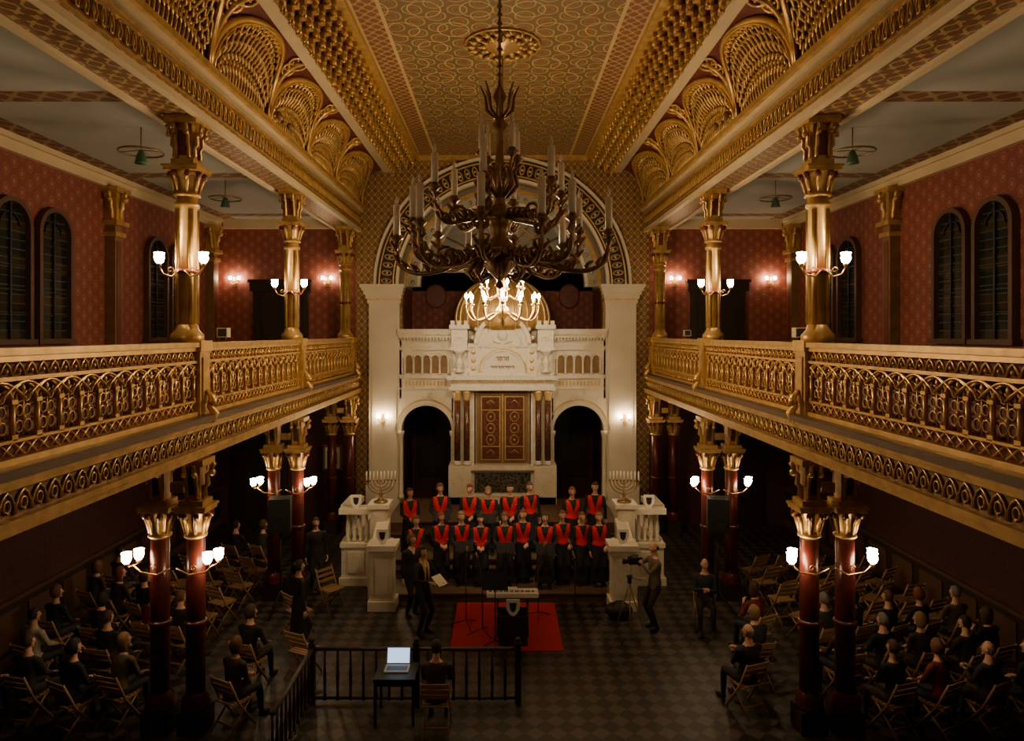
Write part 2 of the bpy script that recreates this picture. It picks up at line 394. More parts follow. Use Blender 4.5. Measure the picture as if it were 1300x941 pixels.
# ------------------------------------------------------------------ galleries
for sg in (-1,1):
    b=MB(); b.M=Matrix.Scale(sg,4,(1,0,0))
    b.box(4.6,XW,YB,YF,4.2,4.42,0)
    b.box(4.52,4.62,YB,YF,4.2,4.74,1)
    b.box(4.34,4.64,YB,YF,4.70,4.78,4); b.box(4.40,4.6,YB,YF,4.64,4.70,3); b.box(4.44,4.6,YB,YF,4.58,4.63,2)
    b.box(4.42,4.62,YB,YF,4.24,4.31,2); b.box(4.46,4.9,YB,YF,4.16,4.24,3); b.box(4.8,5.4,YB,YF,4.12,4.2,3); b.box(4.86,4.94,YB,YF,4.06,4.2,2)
    y=YB+.12; x=4.505
    while y<YF-.1:
        b.tube([(x,y-.1,4.33),(x,y-.1,4.42),(x,y-.06,4.5),(x,y,4.55),(x,y+.06,4.5),(x,y+.1,4.42),(x,y+.1,4.33)],.016,4,3)
        b.tube([(x,y+.045*cos(2*pi*j/8),4.42+.055*sin(2*pi*j/8)) for j in range(8)],.014,4,3,closed=True)
        b.sph((x,y,4.36),.02,5,3,3)
        y+=.22
    b.build('gallery_floor',['slab','golddk','gold2','gold2','stepw'])
    b=MB(); b.M=Matrix.Scale(sg,4,(1,0,0)); X=4.6
    b.box(X+.06,X+.09,YB,YF,4.78,5.76,1)
    b.box(X-.10,X+.12,YB,YF,5.80,5.87,2); b.box(X-.06,X+.1,YB,YF,5.74,5.80,0); b.box(X-.05,X+.08,YB,YF,5.56,5.60,0)
    b.box(X-.06,X+.08,YB,YF,4.78,4.84,0); b.box(X-.04,X+.08,YB,YF,4.98,5.01,0)
    w=.34; y=YB+.05
    while y<YF-.05:
        yc=y+w/2
        b.tube([(X-.01,y,5.0),(X-.01,y,5.36)],.027,6,0); b.box(X-.04,X+.03,y-.04,y+.04,5.34,5.38,0); b.box(X-.04,X+.03,y-.04,y+.04,5.0,5.05,0)
        pp=[(X,y+.02,5.38),(X,y+.0,5.42),(X,y+.05,5.49),(X,yc,5.56),(X,y+w-.05,5.49),(X,y+w,5.42),(X,y+w-.02,5.38)]
        b.tube(pp,.022,4,0)
        b.tube([(X-.02,y+w*(-.5+2*j/8),5.38+.17*sin(pi*j/8)) for j in range(9)],.018,4,0)
        for z,r in ((5.12,.06),(5.27,.055),(5.40,.05)):
            for q in (-1,1):
                b.tube([(X+.01,yc+q*r+r*.9*cos(2*pi*j/7),z+r*sin(2*pi*j/7)) for j in range(7)],.013,4,3,closed=True)
        b.tube([(X+.01,yc,5.02),(X+.01,yc,5.46)],.014,4,3); b.sph((X+.01,yc,5.48),(.02,.03,.04),5,4,0); b.sph((X+.0,yc,5.2),(.02,.03,.03),5,4,0)
        for h in (0,.5):
            yy=y+w*h
            b.tube([(X-.01,yy,5.60),(X-.01,yy+w*.12,5.69),(X-.01,yy+w*.25,5.73),(X-.01,yy+w*.38,5.69),(X-.01,yy+w*.5,5.60)],.017,4,0)
            b.sph((X-.01,yy+w*.25,5.65),.024,5,4,0)
            b.tube([(X-.01,yy,4.85),(X-.01,yy+w*.5,4.98)],.015,4,0); b.tube([(X-.01,yy,4.98),(X-.01,yy+w*.5,4.85)],.015,4,0)
        y+=w
    for yc in YC:
        b.box(X-.09,X+.15,yc-.17,yc+.17,4.78,5.8,2); b.box(X-.12,X+.15,yc-.2,yc+.2,5.74,5.9,0); b.box(X-.11,X-.09,yc-.1,yc+.1,4.95,5.65,3)
        b.tube([(X-.12,yc,5.15),(X-.2,yc,5.02),(X-.16,yc,4.9),(X-.24,yc,4.8),(X-.2,yc,4.7),(X-.14,yc,4.66)],[.03,.06,.05,.07,.06,.03],6,0)
        b.sph((X-.2,yc,4.98),.075,8,6,0)
    b.build('gallery_balustrade',['gold','backred','gold2','gold2'])
# ------------------------------------------------------------------ columns
def capital(b,c,z0,z1,r,w,m=0,m2=1):
    h=z1-z0
    b.lathe([(r,0),(r*1.25,.02),(r*1.25,.05),(r,.07),(r*1.0,h*.25),(r*1.2,h*.5),(w*.40,h*.78),(w*.48,h*.82)],12,m,(c[0],c[1],z0))
    b.box(c[0]-w/2,c[0]+w/2,c[1]-w/2,c[1]+w/2,z0+h*.82,z0+h*.92,m); b.box(c[0]-w*.54,c[0]+w*.54,c[1]-w*.54,c[1]+w*.54,z0+h*.92,z1,m)
    for i in range(8):
        a=2*pi*i/8+.39; ca,sa=cos(a),sin(a)
        b.tube([(c[0]+ca*r*1.05,c[1]+sa*r*1.05,z0+h*.15),(c[0]+ca*r*1.3,c[1]+sa*r*1.3,z0+h*.5),(c[0]+ca*w*.47,c[1]+sa*w*.47,z0+h*.68),(c[0]+ca*w*.52,c[1]+sa*w*.52,z0+h*.6)],[.02,.035,.028,.018],5,m)
    for dx,dy in ((0,-1),(0,1),(-1,0),(1,0)):
        for q in (-.2,.2):
            b.sph((c[0]+dx*w*.44+dy*q*w,c[1]+dy*w*.44+dx*q*w,z0+h*.72),(.05,.05,.06),6,4,m2)
def bracket(b,c,d,z0,z1,L,t=.05,m=0):
    P=[];h=z1-z0
    for e,f in ((0,0),(.25,.05),(.2,.3),(.45,.4),(.4,.65),(.75,.72),(.8,.9),(1,1)):
        P.append((c[0]+d[0]*L*e,c[1]+d[1]*L*e,z0+h*f))
    b.tube(P,[t*.8,t,t*.9,t*1.1,t,t*1.15,t,t],6,m)
    b.sph((c[0]+d[0]*L*.8,c[1]+d[1]*L*.8,z0+h*.72),t*1.5,6,5,m)
b=MB()
b.box(-.2,.2,-.2,.2,4.42,5.3,0); b.lathe([(.2,0),(.24,.04),(.24,.12),(.17,.2),(.15,.28)],12,0,(0,0,5.86))
b.box(-.17,.17,-.17,.17,5.2,5.9,0)
b.lathe([(.14,6.1),(.14,7.9),(.18,7.92),(.18,7.97),(.15,8.0),(.15,8.1)],12,0)
for i in range(4):
    a=2*pi*i/4+pi/4; b.tube([(.14*cos(a),.14*sin(a),6.15),(.14*cos(a),.14*sin(a),7.88)],.04,6,0)
b.lathe([(.155,0),(.19,.02),(.19,.06),(.155,.08)],12,1,(0,0,6.9))
capital(b,(0,0),8.06,8.52,.155,.50)
b.box(-.13,.13,-.13,.13,8.52,9.25,0); b.box(-.24,.24,-.24,.24,9.14,9.25,0); b.box(-.17,.17,-.17,.17,8.52,8.62,0); b.box(-.075,.075,-.14,-.125,8.68,9.05,1); b.box(-.14,-.125,-.075,.075,8.68,9.05,1); b.box(.125,.14,-.075,.075,8.68,9.05,1)
for d in ((0,-1),(0,1),(-1,0),(1,0)):
    for q in (-.09,.09): bracket(b,(d[0]*.12+d[1]*q,d[1]*.12+d[0]*q),d,8.64,9.14,.15,.03)
CU=b.mesh('gallery_column',['gold2','dred'])
b=MB()
for x in (-.27,.27):
    b.box(x-.2,x+.2,-.2,.2,0,.35,2); b.lathe([(.2,0),(.22,.05),(.18,.1),(.2,.14),(.14,.22),(.14,.3)],12,1,(x,0,.35))
    b.lathe([(.142,.6),(.14,2.0),(.132,2.95)],14,1,(x,0,0))
    b.lathe([(.14,0),(.17,.02),(.17,.06),(.14,.08)],12,1,(x,0,1.6))
    capital(b,(x,0),2.92,3.42,.135,.46)
    b.box(x-.11,x+.11,-.11,.11,3.42,4.1,0); b.box(x-.18,x+.18,-.18,.18,3.42,3.5,0); b.box(x-.2,x+.2,-.22,.22,4.02,4.12,0)
    b.box(x-.06,x+.06,-.12,-.105,3.58,3.95,1)
    for d in ((0,-1),(0,1)):
        for q in (-.075,.075): bracket(b,(x+q,d[1]*.1),d,3.52,4.05,.16,.03)
bracket(b,(-.37,0),(-1,0),3.52,4.05,.18,.04); bracket(b,(.37,0),(1,0),3.52,4.05,.18,.04)
b.box(-.1,.1,-.05,.05,3.6,3.75,0)
CL=b.mesh('paired_column',['gold2','colred','dark'])
for sg in (-1,1):
    for y in YC:
        put('gallery_column',CU,(sg*4.78,y,0)); put('paired_column',CL,(sg*4.92,y,0))
b=MB(); b.box(-.12,.14,-.15,.15,4.42,8.5,0); b.box(-.2,.14,-.2,.2,4.42,4.9,0); b.box(-.22,.14,-.26,.26,8.45,8.55,1); b.box(-.17,.14,-.21,.21,8.2,8.3,1)
b.box(-.15,.14,-.15,.15,8.55,9.3,1); b.box(-.24,.14,-.28,.28,9.18,9.3,1); b.box(-.13,-.11,-.09,.09,5.1,8.1,2)
for q in (-1,1): bracket(b,(-.05,q*.12),(0,q),8.6,9.2,.18,.045,1)
bracket(b,(-.12,0),(-1,0),8.6,9.2,.18,.05,1)
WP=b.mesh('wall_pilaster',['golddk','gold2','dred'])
for y in YC:
    put('trim_wall_pilaster',WP,(XW-.12,y,0)); put('trim_wall_pilaster',WP,(-XW+.12,y,0),pi)
# windows
b=MB()
def win(b,w,h):
    r=w/2; zs=h-r
    b.prism([(-r,0),(r,0)]+[(r*cos(pi*i/14),zs+r*sin(pi*i/14)) for i in range(15)],0,.04,1)
    b.box(-r-.09,-r,-.1,.04,0,zs,0); b.box(r,r+.09,-.1,.04,0,zs,0); b.arch(0,zs,r,r+.09,-.1,.04,n=18,m=0)
    b.box(-r-.15,r+.15,-.14,.04,-.1,0,0)
    b.box(-.02,.02,-.04,.04,0,h,2)
    for k in range(1,5): b.box(-r,r,-.03,.04,h*k/5.5-.012,h*k/5.5+.012,2)
    b.arch(0,zs,r*.55,r*.6,-.03,.04,n=12,m=2)
win(b,.85,2.5)
WN=b.mesh('window',['frame','glass','black'])
wi=1
for i in range(len(YC)-1):
    mid=(YC[i]+YC[i+1])/2
    for d in (-.6,.6):
        for sg in (-1,1):
            o=put('window_%d'%wi,WN,(sg*(XW-.04),mid+d,5.9),-sg*pi/2); wi+=1
# doors
b=MB()
b.box(-.7,.7,-.05,.05,0,2.6,0); b.box(-.85,-.7,-.1,.05,0,2.75,0); b.box(.7,.85,-.1,.05,0,2.75,0); b.box(-.95,.95,-.14,.05,2.6,2.85,0); b.box(-1.0,1.0,-.18,.05,2.85,2.93,0)
for x in (-.36,.36):
    for z0,z1 in ((.15,1.0),(1.15,2.4)):
        b.box(x-.26,x+.26,-.08,0,z0,z1,0); b.box(x-.2,x+.2,-.1,0,z0+.06,z1-.06,0)
b.box(-.015,.015,-.07,0,0,2.6,1); b.sph((.06,-.1,1.1),.03,6,4,2)
DR=b.mesh('door',['dark','black','brass'])
di=1
for x,z in ((-6.95,4.42),(6.75,4.42),(-7.6,0),(7.3,0)):
    put('door_%d'%di,DR,(x,YF-.05,z),0,(1,1,1.12 if z>1 else 1)); di+=1
for sg in (-1,1): put('door_%d'%di,DR,(sg*2.36,YA-.05,.9),0,(.8,1,.95)); di+=1
b=MB(); b.box(-.3,.3,-.05,0,-.4,.4,0); b.box(-.23,.23,-.06,0,-.33,.33,1); b.box(-.15,.15,-.065,0,-.2,.2,2)
b=b.build('framed_picture',['golddk','lit','dark']); b.location=(-5.35,YF,2.1)
# ------------------------------------------------------------------ ark screen
b=MB(); y0=21.2; y1=21.5
zt=6.15
for sg in (-1,1):
    b.M=Matrix.Scale(sg,4,(1,0,0))
    cx=2.36; r=.78; zs=3.0
    b.box(3.14,3.2,y0,y1,.9,zt,0); b.box(1.45,cx-r,y0,y1,.9,zs,0)
    b.box(1.45,3.2,y0,y1,4.0,5.9,0)
    for i in range(16):
        a=pi*i/16;c=pi*(i+1)/16
        b.prism([(cx+r*cos(a),zs+r*sin(a)),(cx+r*cos(a),4.0),(cx+r*cos(c),4.0),(cx+r*cos(c),zs+r*sin(c))],y0,y1,0)
    b.arch(cx,zs,r,r+.1,y0-.06,y1,n=20,m=0); b.arch(cx,zs,r+.16,r+.2,y0-.03,y1,n=20,m=1)
    for x in (cx-r-.04,cx+r+.0):
        b.lathe([(.09,0),(.1,.1),(.065,.16),(.06,1.9),(.09,1.98),(.11,2.1)],10,0,(x,y0-.08,.9))
    b.box(1.45,3.2,y0-.08,y1,4.62,4.74,0); b.box(1.45,3.2,y0-.05,y1,4.28,4.33,0)
    for k in range(12): b.box(1.75+k*.11,1.81+k*.11,y0-.015,y0,4.4,4.54,1)
    b.box(1.45,3.2,y0-.06,y1,5.5,5.62,0)
    for k in range(6):
        x=1.68+k*.27
        b.lathe([(.05,0),(.03,.05),(.03,.42),(.05,.48)],8,0,(x,y0-.07,4.76))
        if k<5: b.arch(x+.135,5.24,.10,.15,y0-.09,y0,n=10,m=0); b.prism([(x+.04,4.78),(x+.23,4.78),(x+.23,5.24)]+[(x+.135+.095*cos(pi*j/8),5.24+.095*sin(pi*j/8)) for j in range(1,8)]+[(x+.04,5.24)],y0-.012,y0-.002,3)
    b.box(1.45,3.22,y0-.12,y1,5.88,5.98,0); b.box(1.45,3.24,y0-.18,y1,5.98,6.15,0)
    for k in range(16): b.box(1.6+k*.1,1.65+k*.1,y0-.12,y0,5.8,5.88,0)
b.M=Matrix()
yb=20.55
b.box(-1.55,1.55,yb+.15,y1,.9,2.0,0); b.box(-1.62,1.62,yb-.05,y1,1.9,2.04,0); b.box(-1.6,1.6,yb-.1,y1,.9,1.1,0); b.box(-.85,.85,yb+.1,yb+.16,1.2,1.8,4)
b.box(-1.62,-.95,yb-.1,yb+.3,.9,2.0,0); b.box(.95,1.62,yb-.1,yb+.3,.9,2.0,0)
b.box(-1.5,-.82,yb+.2,y1,2.04,4.3,0); b.box(.82,1.5,yb+.2,y1,2.04,4.3,0); b.box(-.82,.82,yb+.3,y1,2.04,4.5,0)
for sg in (-1,1):
    for x in (1.08,1.36):
        b.lathe([(.13,0),(.13,.06),(.1,.1),(.095,.14)],12,0,(sg*x,yb+.05,2.04))
        b.lathe([(.092,.14),(.092,1.95)],14,2,(sg*x,yb+.05,2.04))
        b.lathe([(.095,0),(.11,.05),(.10,.09),(.15,.26),(.15,.3)],12,1,(sg*x,yb+.05,3.98))
b.box(-1.6,1.6,yb-.12,y1,4.3,4.42,0); b.box(-1.55,1.55,yb-.05,y1,4.42,4.62,0); b.box(-1.66,1.66,yb-.18,y1,4.62,4.74,0)
for k in range(26): b.box(-1.55+k*.12,-1.49+k*.12,yb-.15,yb,4.56,4.62,1)
b.box(-.86,.86,yb+.2,yb+.32,2.04,4.5,0); b.box(-.8,.8,yb+.14,yb+.3,2.08,4.46,3); b.box(-.74,.74,yb+.1,yb+.3,4.2,4.42,2)
for sg in (-1,1):
    x=sg*.36
    b.box(x-.32,x+.32,yb+.1,yb+.2,2.15,4.15,3); b.box(x-.25,x+.25,yb+.08,yb+.2,2.22,4.08,2)
    for q in (x-.28,x+.28): b.box(q-.012,q+.012,yb+.07,yb+.2,2.2,4.1,1)
    for z in (2.2,2.6,3.7,4.1): b.box(x-.3,x+.3,yb+.07,yb+.2,z-.012,z+.012,1)
    for z in (2.8,3.15,3.5):
        b.tube([(x+.13*cos(2*pi*j/10),yb+.07,z+.15*sin(2*pi*j/10)) for j in range(10)],.012,4,5,closed=True)
        b.sph((x,yb+.07,z),.03,6,4,1)
    b.tube([(x-.12,yb+.07,2.4),(x,yb+.07,2.5),(x+.12,yb+.07,2.4)],.012,4,1); b.tube([(x-.12,yb+.07,3.9),(x,yb+.07,4.0),(x+.12,yb+.07,3.9)],.012,4,1)
b.box(-.025,.025,yb+.06,yb+.2,2.12,4.18,5)
for k in range(8): b.sph((-.62+k*.177,yb+.09,4.31),.03,6,4,1)
b.box(-1.5,1.5,yb+.1,y1,4.74,5.7,0)
for sg in (-1,1):
    b.box(sg*1.3-.24,sg*1.3+.24,yb-.02,y1,4.74,4.84,0); b.box(sg*1.3-.24,sg*1.3+.24,yb-.02,y1,5.5,6.25,0)
    b.lathe([(.14,0),(.14,.05),(.06,.12),(.13,.25),(.1,.36),(.05,.45),(.12,.56),(.17,.62),(.17,.66)],10,0,(sg*1.3,yb-.06,4.84))
    b.box(sg*1.3-.28,sg*1.3+.28,yb-.07,y1,5.5,5.58,0); b.box(sg*1.3-.3,sg*1.3+.3,yb-.09,y1,6.15,6.27,0); b.arch(sg*1.3,5.8,.1,.15,yb-.06,yb,n=10,m=0)
    for k in range(3): b.box(sg*1.3-.26+k*.2,sg*1.3-.14+k*.2,yb-.08,yb+.1,6.27,6.4,0)
P=[(-1.04,4.74),(1.04,4.74),(1.04,5.7)]+[(.86*cos(pi*i/16),5.72+.72*sin(pi*i/16)) for i in range(17)]+[(-1.04,5.7)]
b.prism(P,yb+.04,y1,0)
b.arch(0,5.72,.74,.86,yb-.04,y1,n=20,m=0); b.arch(0,5.72,.55,.62,yb-.0,yb+.1,n=20,m=0)
b.arch(0,4.86,.62,.68,yb,yb+.1,n=20,m=0); b.arch(0,4.86,.70,.74,yb-.02,yb+.1,n=20,m=1)
for sg in (-1,1):
    for z in (4.95,5.2,5.45): b.sph((sg*.88,yb+.04,z),(.07,.03,.08),8,5,1)
for k in range(9):
    a=pi*(k+.5)/9; b.sph((.92*cos(a),yb+.1,5.74+.80*sin(a)),.07,6,5,0)
for k in range(9): b.box(-.98+k*.23,-.86+k*.23,yb-.02,yb+.06,5.6,5.7,0)
b.sph((0,yb+.04,5.95),(.16,.05,.16),10,6,0); b.tube([(-.28,yb+.02,5.78),(0,yb+.02,5.7),(.28,yb+.02,5.78)],.03,5,0)
for row,(z,n_) in enumerate(((5.2,4),(4.97,7))):
    for k in range(n_):
        x=(k-(n_-1)/2)*.105; h=.12 if row==0 else .07
        b.box(x-.04,x+.035,yb,yb+.04,z+h-.02,z+h,3); b.box(x+.018,x+.035,yb,yb+.04,z,z+h,3)
        if k%2: b.box(x-.04,x-.024,yb,yb+.04,z,z+h*.7,3)
dm=[(1.35,0),(1.42,.05)]+[(1.5*sqrt(max(0,1-((t-.22)/1.0)**2)) ,.05+t*1.35) for t in [i/12 for i in range(0,15)] if t<1.2]+[(.06,1.75),(.1,1.82),(.03,1.9),(.02,2.1),(0,2.12)]
b.lathe(dm,32,5,(0,21.9,6.12)); 
for i in range(24):
    a=2*pi*i/24; pp=[((r+.01)*cos(a),21.9+(r+.01)*sin(a),6.12+z) for r,z in dm[1:-5]]
    b.tube(pp,.035,4,1)
b.box(-1.45,1.45,y1-.2,23.2,5.6,6.15,0)
b.build('torah_ark',['marble','arkgold','brm','golddk','grm','gold2'])
# ------------------------------------------------------------------ chancel platform
b=MB()
for k,(y,z) in enumerate(((15.25,.17),(16.45,.32),(16.75,.46),(18.1,.68),(18.45,.9))):
    b.box(-2.66 if k<2 else -3.12,2.66 if k<2 else 3.12,y if k!=2 else 16.78,21.2,0 if k==0 else z-.24,z,0); b.box(-2.66,2.66,y-.03,y+.05,z-.04,z,1)
b.build('chancel_steps',['stepw','dark'])
for sg in (-1,1):
    b=MB(); b.M=Matrix.Scale(sg,4,(1,0,0))
    def balrow(p0,p1,z0,z1,n):
        for i in range(n):
            f=(i+.5)/n; x=p0[0]+(p1[0]-p0[0])*f; y=p0[1]+(p1[1]-p0[1])*f; h=z1-z0
            b.lathe([(.055,0),(.055,.06),(.03,.1),(.06,h*.4),(.035,h*.7),(.03,h-.08),(.055,h-.05),(.055,h)],8,0,(x,y,z0))
    b.box(3.14,3.85,16.3,16.6,0,.95,0); b.box(3.1,3.9,16.24,16.66,0,.18,0); b.box(3.12,3.88,16.26,16.64,.9,1.0,0); b.box(3.1,3.9,16.24,16.66,1.7,1.83,0)
    b.box(3.3,3.7,16.27,16.3,.3,.8,0)
    balrow((3.2,16.45),(3.8,16.45),1.0,1.7,4)
    b.box(3.6,3.9,16.6,21.1,0,1.0,0); b.box(3.56,3.94,16.6,17.6,1.7,1.83,0); balrow((3.75,16.7),(3.75,17.5),1.0,1.7,4)
    b.box(2.74,3.14,16.2,16.7,0,1.85,0); b.box(2.68,3.2,16.14,16.76,1.85,1.95,0); b.box(2.68,3.2,16.14,16.76,.9,1.0,0); b.box(2.68,3.2,16.14,16.76,0,.2,0); b.box(2.82,3.06,16.17,16.2,1.1,1.75,0)
    b.add([(2.68,15.1,0),(2.98,15.1,0),(2.98,16.3,0),(2.68,16.3,0),(2.68,15.1,1.1),(2.98,15.1,1.1),(2.98,16.3,1.6),(2.68,16.3,1.6)],[(0,3,2,1),(4,5,6,7),(0,1,5,4),(1,2,6,5),(2,3,7,6),(3,0,4,7)],0)
    b.box(2.38,2.86,14.8,15.2,0,1.3,0); b.box(2.32,2.92,14.74,15.26,0,.2,0); b.box(2.34,2.9,14.76,15.24,1.2,1.28,0); b.box(2.3,2.94,14.72,15.28,1.3,1.42,0); b.box(2.48,2.76,14.77,14.8,.35,1.1,0)
    b.build('marble_balustrade',['marble'])
    for x,y,z in ((3.5,16.3,1.83),(2.62,14.86,1.42)):
        s=MB(); s.prism([(-.13,.3),(.13,.3),(.13,.12),(.07,.02),(0,-.02),(-.07,.02),(-.13,.12)],-.01,.02,0); s.prism([(-.07,.24),(.07,.24),(.05,.1),(0,.06),(-.05,.1)],-.02,0,1)
        s.box(-.06,.06,-.01,.12,-.02,0,0)
        o=s.build('heraldic_shield',['white','dark']); o.location=(sg*x,y+.02,z+.021)
s=MB(); s.prism([(-.13,.3),(.13,.3),(.13,.12),(.07,.02),(0,-.02),(-.07,.02),(-.13,.12)],-.01,.02,0); s.prism([(-.07,.24),(.07,.24),(.05,.1),(0,.06),(-.05,.1)],-.02,0,1)
s.box(-.28,.28,.02,.42,-.60,-.02,2); s.box(-.3,.3,0,.44,-.06,-.02,2)
o=s.build('lectern_with_shield',['white','dark','dark']); o.location=(.2,13.05,.62)
# menorah
b=MB(); b.lathe([(.17,0),(.17,.03),(.08,.06),(.03,.12),(.05,.18),(.025,.24),(.025,.5)],12,0)
for k in range(1,5):
    r=.085*k; b.tube([(r*cos(pi+pi*j/10),0,.5+.0+r*.9*sin(pi+pi*j/10)) for j in range(11)],.013,5,0)
for k in range(-4,5):
    b.lathe([(.012,0),(.03,.03),(.03,.045)],8,0,(.085*k,0,.49)); b.lathe([(.017,0),(.017,.2),(0,.22)],6,1,(.085*k,0,.53))
MN=b.mesh('menorah',['dbrass','wax'])
put('menorah',MN,(-2.93,16.45,1.95),.1); put('menorah',MN,(2.93,16.45,1.95),-.1)
# carpet
b=MB(); b.box(-1.0,1.15,12.9,15.2,0.002,.016,0); b.build('red_carpet',['carpet'])
# keyboard
b=MB(); b.box(-.52,.52,-.15,.15,0,.07,0); b.box(-.5,.5,.02,.14,.07,.085,2); 
for k in range(32): b.box(-.49+k*.0306,-.462+k*.0306,-.14,.01,.07,.082,0)
for k in range(31):
    if k%7 in (0,1,3,4,5): b.box(-.47+k*.0306,-.452+k*.0306,-.06,.01,.08,.095,1)
b.box(-.3,.1,.05,.2,.085,.09,0)
for x in (-.3,.3):
    b.tube([(x,-.25,-.70),(x,.2,-.01)],.018,6,1); b.tube([(x,.25,-.70),(x,-.2,-.01)],.018,6,1)
    b.box(x-.02,x+.02,-.28,.28,-.72,-.69,1); b.box(x-.02,x+.02,-.22,.22,-.02,0,1)
b.box(-.3,.3,-.02,.02,-.37,-.34,1)
o=b.build('electric_keyboard',['white','black','lit']); o.location=(.2,13.75,.74)
# music stands / mic stands
b=MB()
for k in range(3):
    a=2*pi*k/3+.5; b.tube([(0,0,.2),(.26*cos(a),.26*sin(a),.012)],.01,5,0)
b.tube([(0,0,.15),(0,0,1.25)],.012,6,0)
b.M=T(0,0,1.3)@RX(-.35); b.box(-.24,.24,-.01,.01,-.14,.18,0); b.box(-.24,.24,-.05,.01,-.15,-.13,0); b.box(-.19,.19,.01,.018,-.11,.15,1)
for q in (-1,1): b.tube([(q*.2,0,.15),(q*.22,0,.2)],.006,4,0)
MS=b.mesh('music_stand',['black','lit'])
put('music_stand',MS,(-.14,12.9,.014),0)
b=MB()
for k in range(3):
    a=2*pi*k/3+.9; b.tube([(0,0,.12),(.3*cos(a),.3*sin(a),.012)],.01,5,0)
b.tube([(0,0,.1),(0,0,1.15)],.011,6,0); b.tube([(0,-.1,1.1),(.0,.35,1.4)],.009,5,0); b.tube([(0,.35,1.4),(0,.5,1.46)],[.018,.026],8,1)
MC=b.mesh('microphone_stand',['black','bronze'])
for x,y,r in ((-.75,14.0,0),(-.4,13.6,.3),(.75,14.4,-.4),(1.55,14.6,.2)): put('microphone_stand',MC,(x,y,.016 if -1<x<1.15 else 0),r)
# loudspeakers
b=MB()
for k in range(3):
    a=2*pi*k/3; b.tube([(0,0,.5),(.4*cos(a),.4*sin(a),.015)],.014,5,0)
b.tube([(0,0,.3),(0,0,1.8)],.018,6,0); b.box(-.22,.22,-.2,.2,1.8,2.5,0); b.box(-.19,.19,-.215,-.2,1.84,2.46,0)
b.tube([(.13*cos(2*pi*j/16),-.22,2.0+.13*sin(2*pi*j/16)) for j in range(16)],.01,5,0,closed=True)
SP=b.mesh('loudspeaker_on_stand',['black']); put('loudspeaker_on_stand',SP,(-4.75,14.6,0),.2); put('loudspeaker_on_stand',SP,(4.6,14.6,0),-.2)
b=MB(); b.sph((0,0,.17),(.3,.2,.18),12,8,0,fn=lambda x,y,z:(x,y,max(z,-.9))); b.tube([(-.16,-.12,.3),(-.08,-.14,.42),(.08,-.14,.42),(.16,-.12,.3)],.014,5,0)
o=b.build('equipment_bag',['black']); o.location=(2.45,14.4,0)
# ------------------------------------------------------------------ chandeliers
b=MB()
RT=11.6
b.tube([(0,0,9.5),(0,0,RT)],.02,8,0)
z=9.6
while z<RT-.05:
    b.lathe([(.02,-.04),(.045,0),(.02,.04)],6,0,(0,0,z)); z+=.12
b.lathe([(0,6.62),(.06,6.66),(.03,6.74),(.14,6.85),(.28,7.0),(.32,7.1),(.2,7.22),(.1,7.35),(.16,7.5),(.2,7.6),(.1,7.75),(.06,7.95),(.12,8.1),(.15,8.2),(.06,8.35),(.05,8.8),(.11,8.9),(.05,9.0),(.05,9.2),(.1,9.3),(.03,9.45),(.02,9.55)],14,0)
def candle(b,c,h=.42,r=.04,lit=False):
    b.lathe([(.02,-.06),(.05,-.03),(.09,0),(.095,.02),(.05,.025),(.05,.07)],8,0,c)
    b.lathe([(r,.05),(r,h),(r*.4,h+.02)],8,1,c)
    b.lathe([(.012,0),(.026,.04),(.016,.09),(0,.13)],6,2,(c[0],c[1],c[2]+h+.015))
def arm(b,a,R,z0,zm,z1,t=.03,leaf=True):
    ca,sa=cos(a),sin(a)
    pr=[(.15,z0),(.35*R,z0-.02),(.55*R,zm),(.8*R,zm-.04),(.97*R,zm+.1),(1.0*R,z1)]
    pts=[]
    for i in range(len(pr)-1):
        p0=pr[max(i-1,0)];p1=pr[i];p2=pr[i+1];p3=pr[min(i+2,len(pr)-1)]
        for k in range(4):
            t_=k/4
            f=lambda q:.5*((2*p1[q])+(-p0[q]+p2[q])*t_+(2*p0[q]-5*p1[q]+4*p2[q]-p3[q])*t_*t_+(-p0[q]+3*p1[q]-3*p2[q]+p3[q])*t_**3)
            pts.append((f(0),f(1)))
    pts.append(pr[-1])
    b.tube([(r*ca,r*sa,z) for r,z in pts],t,6,0)
    if leaf:
        for i in range(2,len(pts)-2,2):
            r,z=pts[i]
            for q in (-1,1):
                nx,ny=-sa*q,ca*q
                b.tube([(r*ca,r*sa,z),(r*ca+nx*.07,r*sa+ny*.07,z+.05*(-1)**i),((r+.05)*ca+nx*.1,(r+.05)*sa+ny*.1,z+.11*(-1)**i),((r+.09)*ca+nx*.05,(r+.09)*sa+ny*.05,z+.13*(-1)**i)],[.02,.034,.022,.008],4,0)
        r0=.62*R; b.tube([((r0+.14*cos(q_)*(1-q_/9))*ca,(r0+.14*cos(q_)*(1-q_/9))*sa,zm-.02+.14*sin(q_)*(1-q_/9)+.1) for q_ in [i*.6 for i in range(12)]],.022,5,0)
for i in range(12):
    a=2*pi*(i+.5)/12+.08; r_=1.5 if i%2 else 1.22; dz=0 if i%2 else .12
    arm(b,a,r_,7.05,6.9+dz*.7,7.33+dz,.036); candle(b,(r_*cos(a),r_*sin(a),7.36+dz),.48,.05)
for i in range(6):
    a=2*pi*i/6+.3; arm(b,a,.92,7.6,7.55,7.95,.028); candle(b,(.92*cos(a),.92*sin(a),7.98),.46,.048)
for i in range(4):
    a=2*pi*i/4+.6; arm(b,a,.3,8.3,8.3,8.45,.02,False); candle(b,(.3*cos(a),.3*sin(a),8.46),.4)
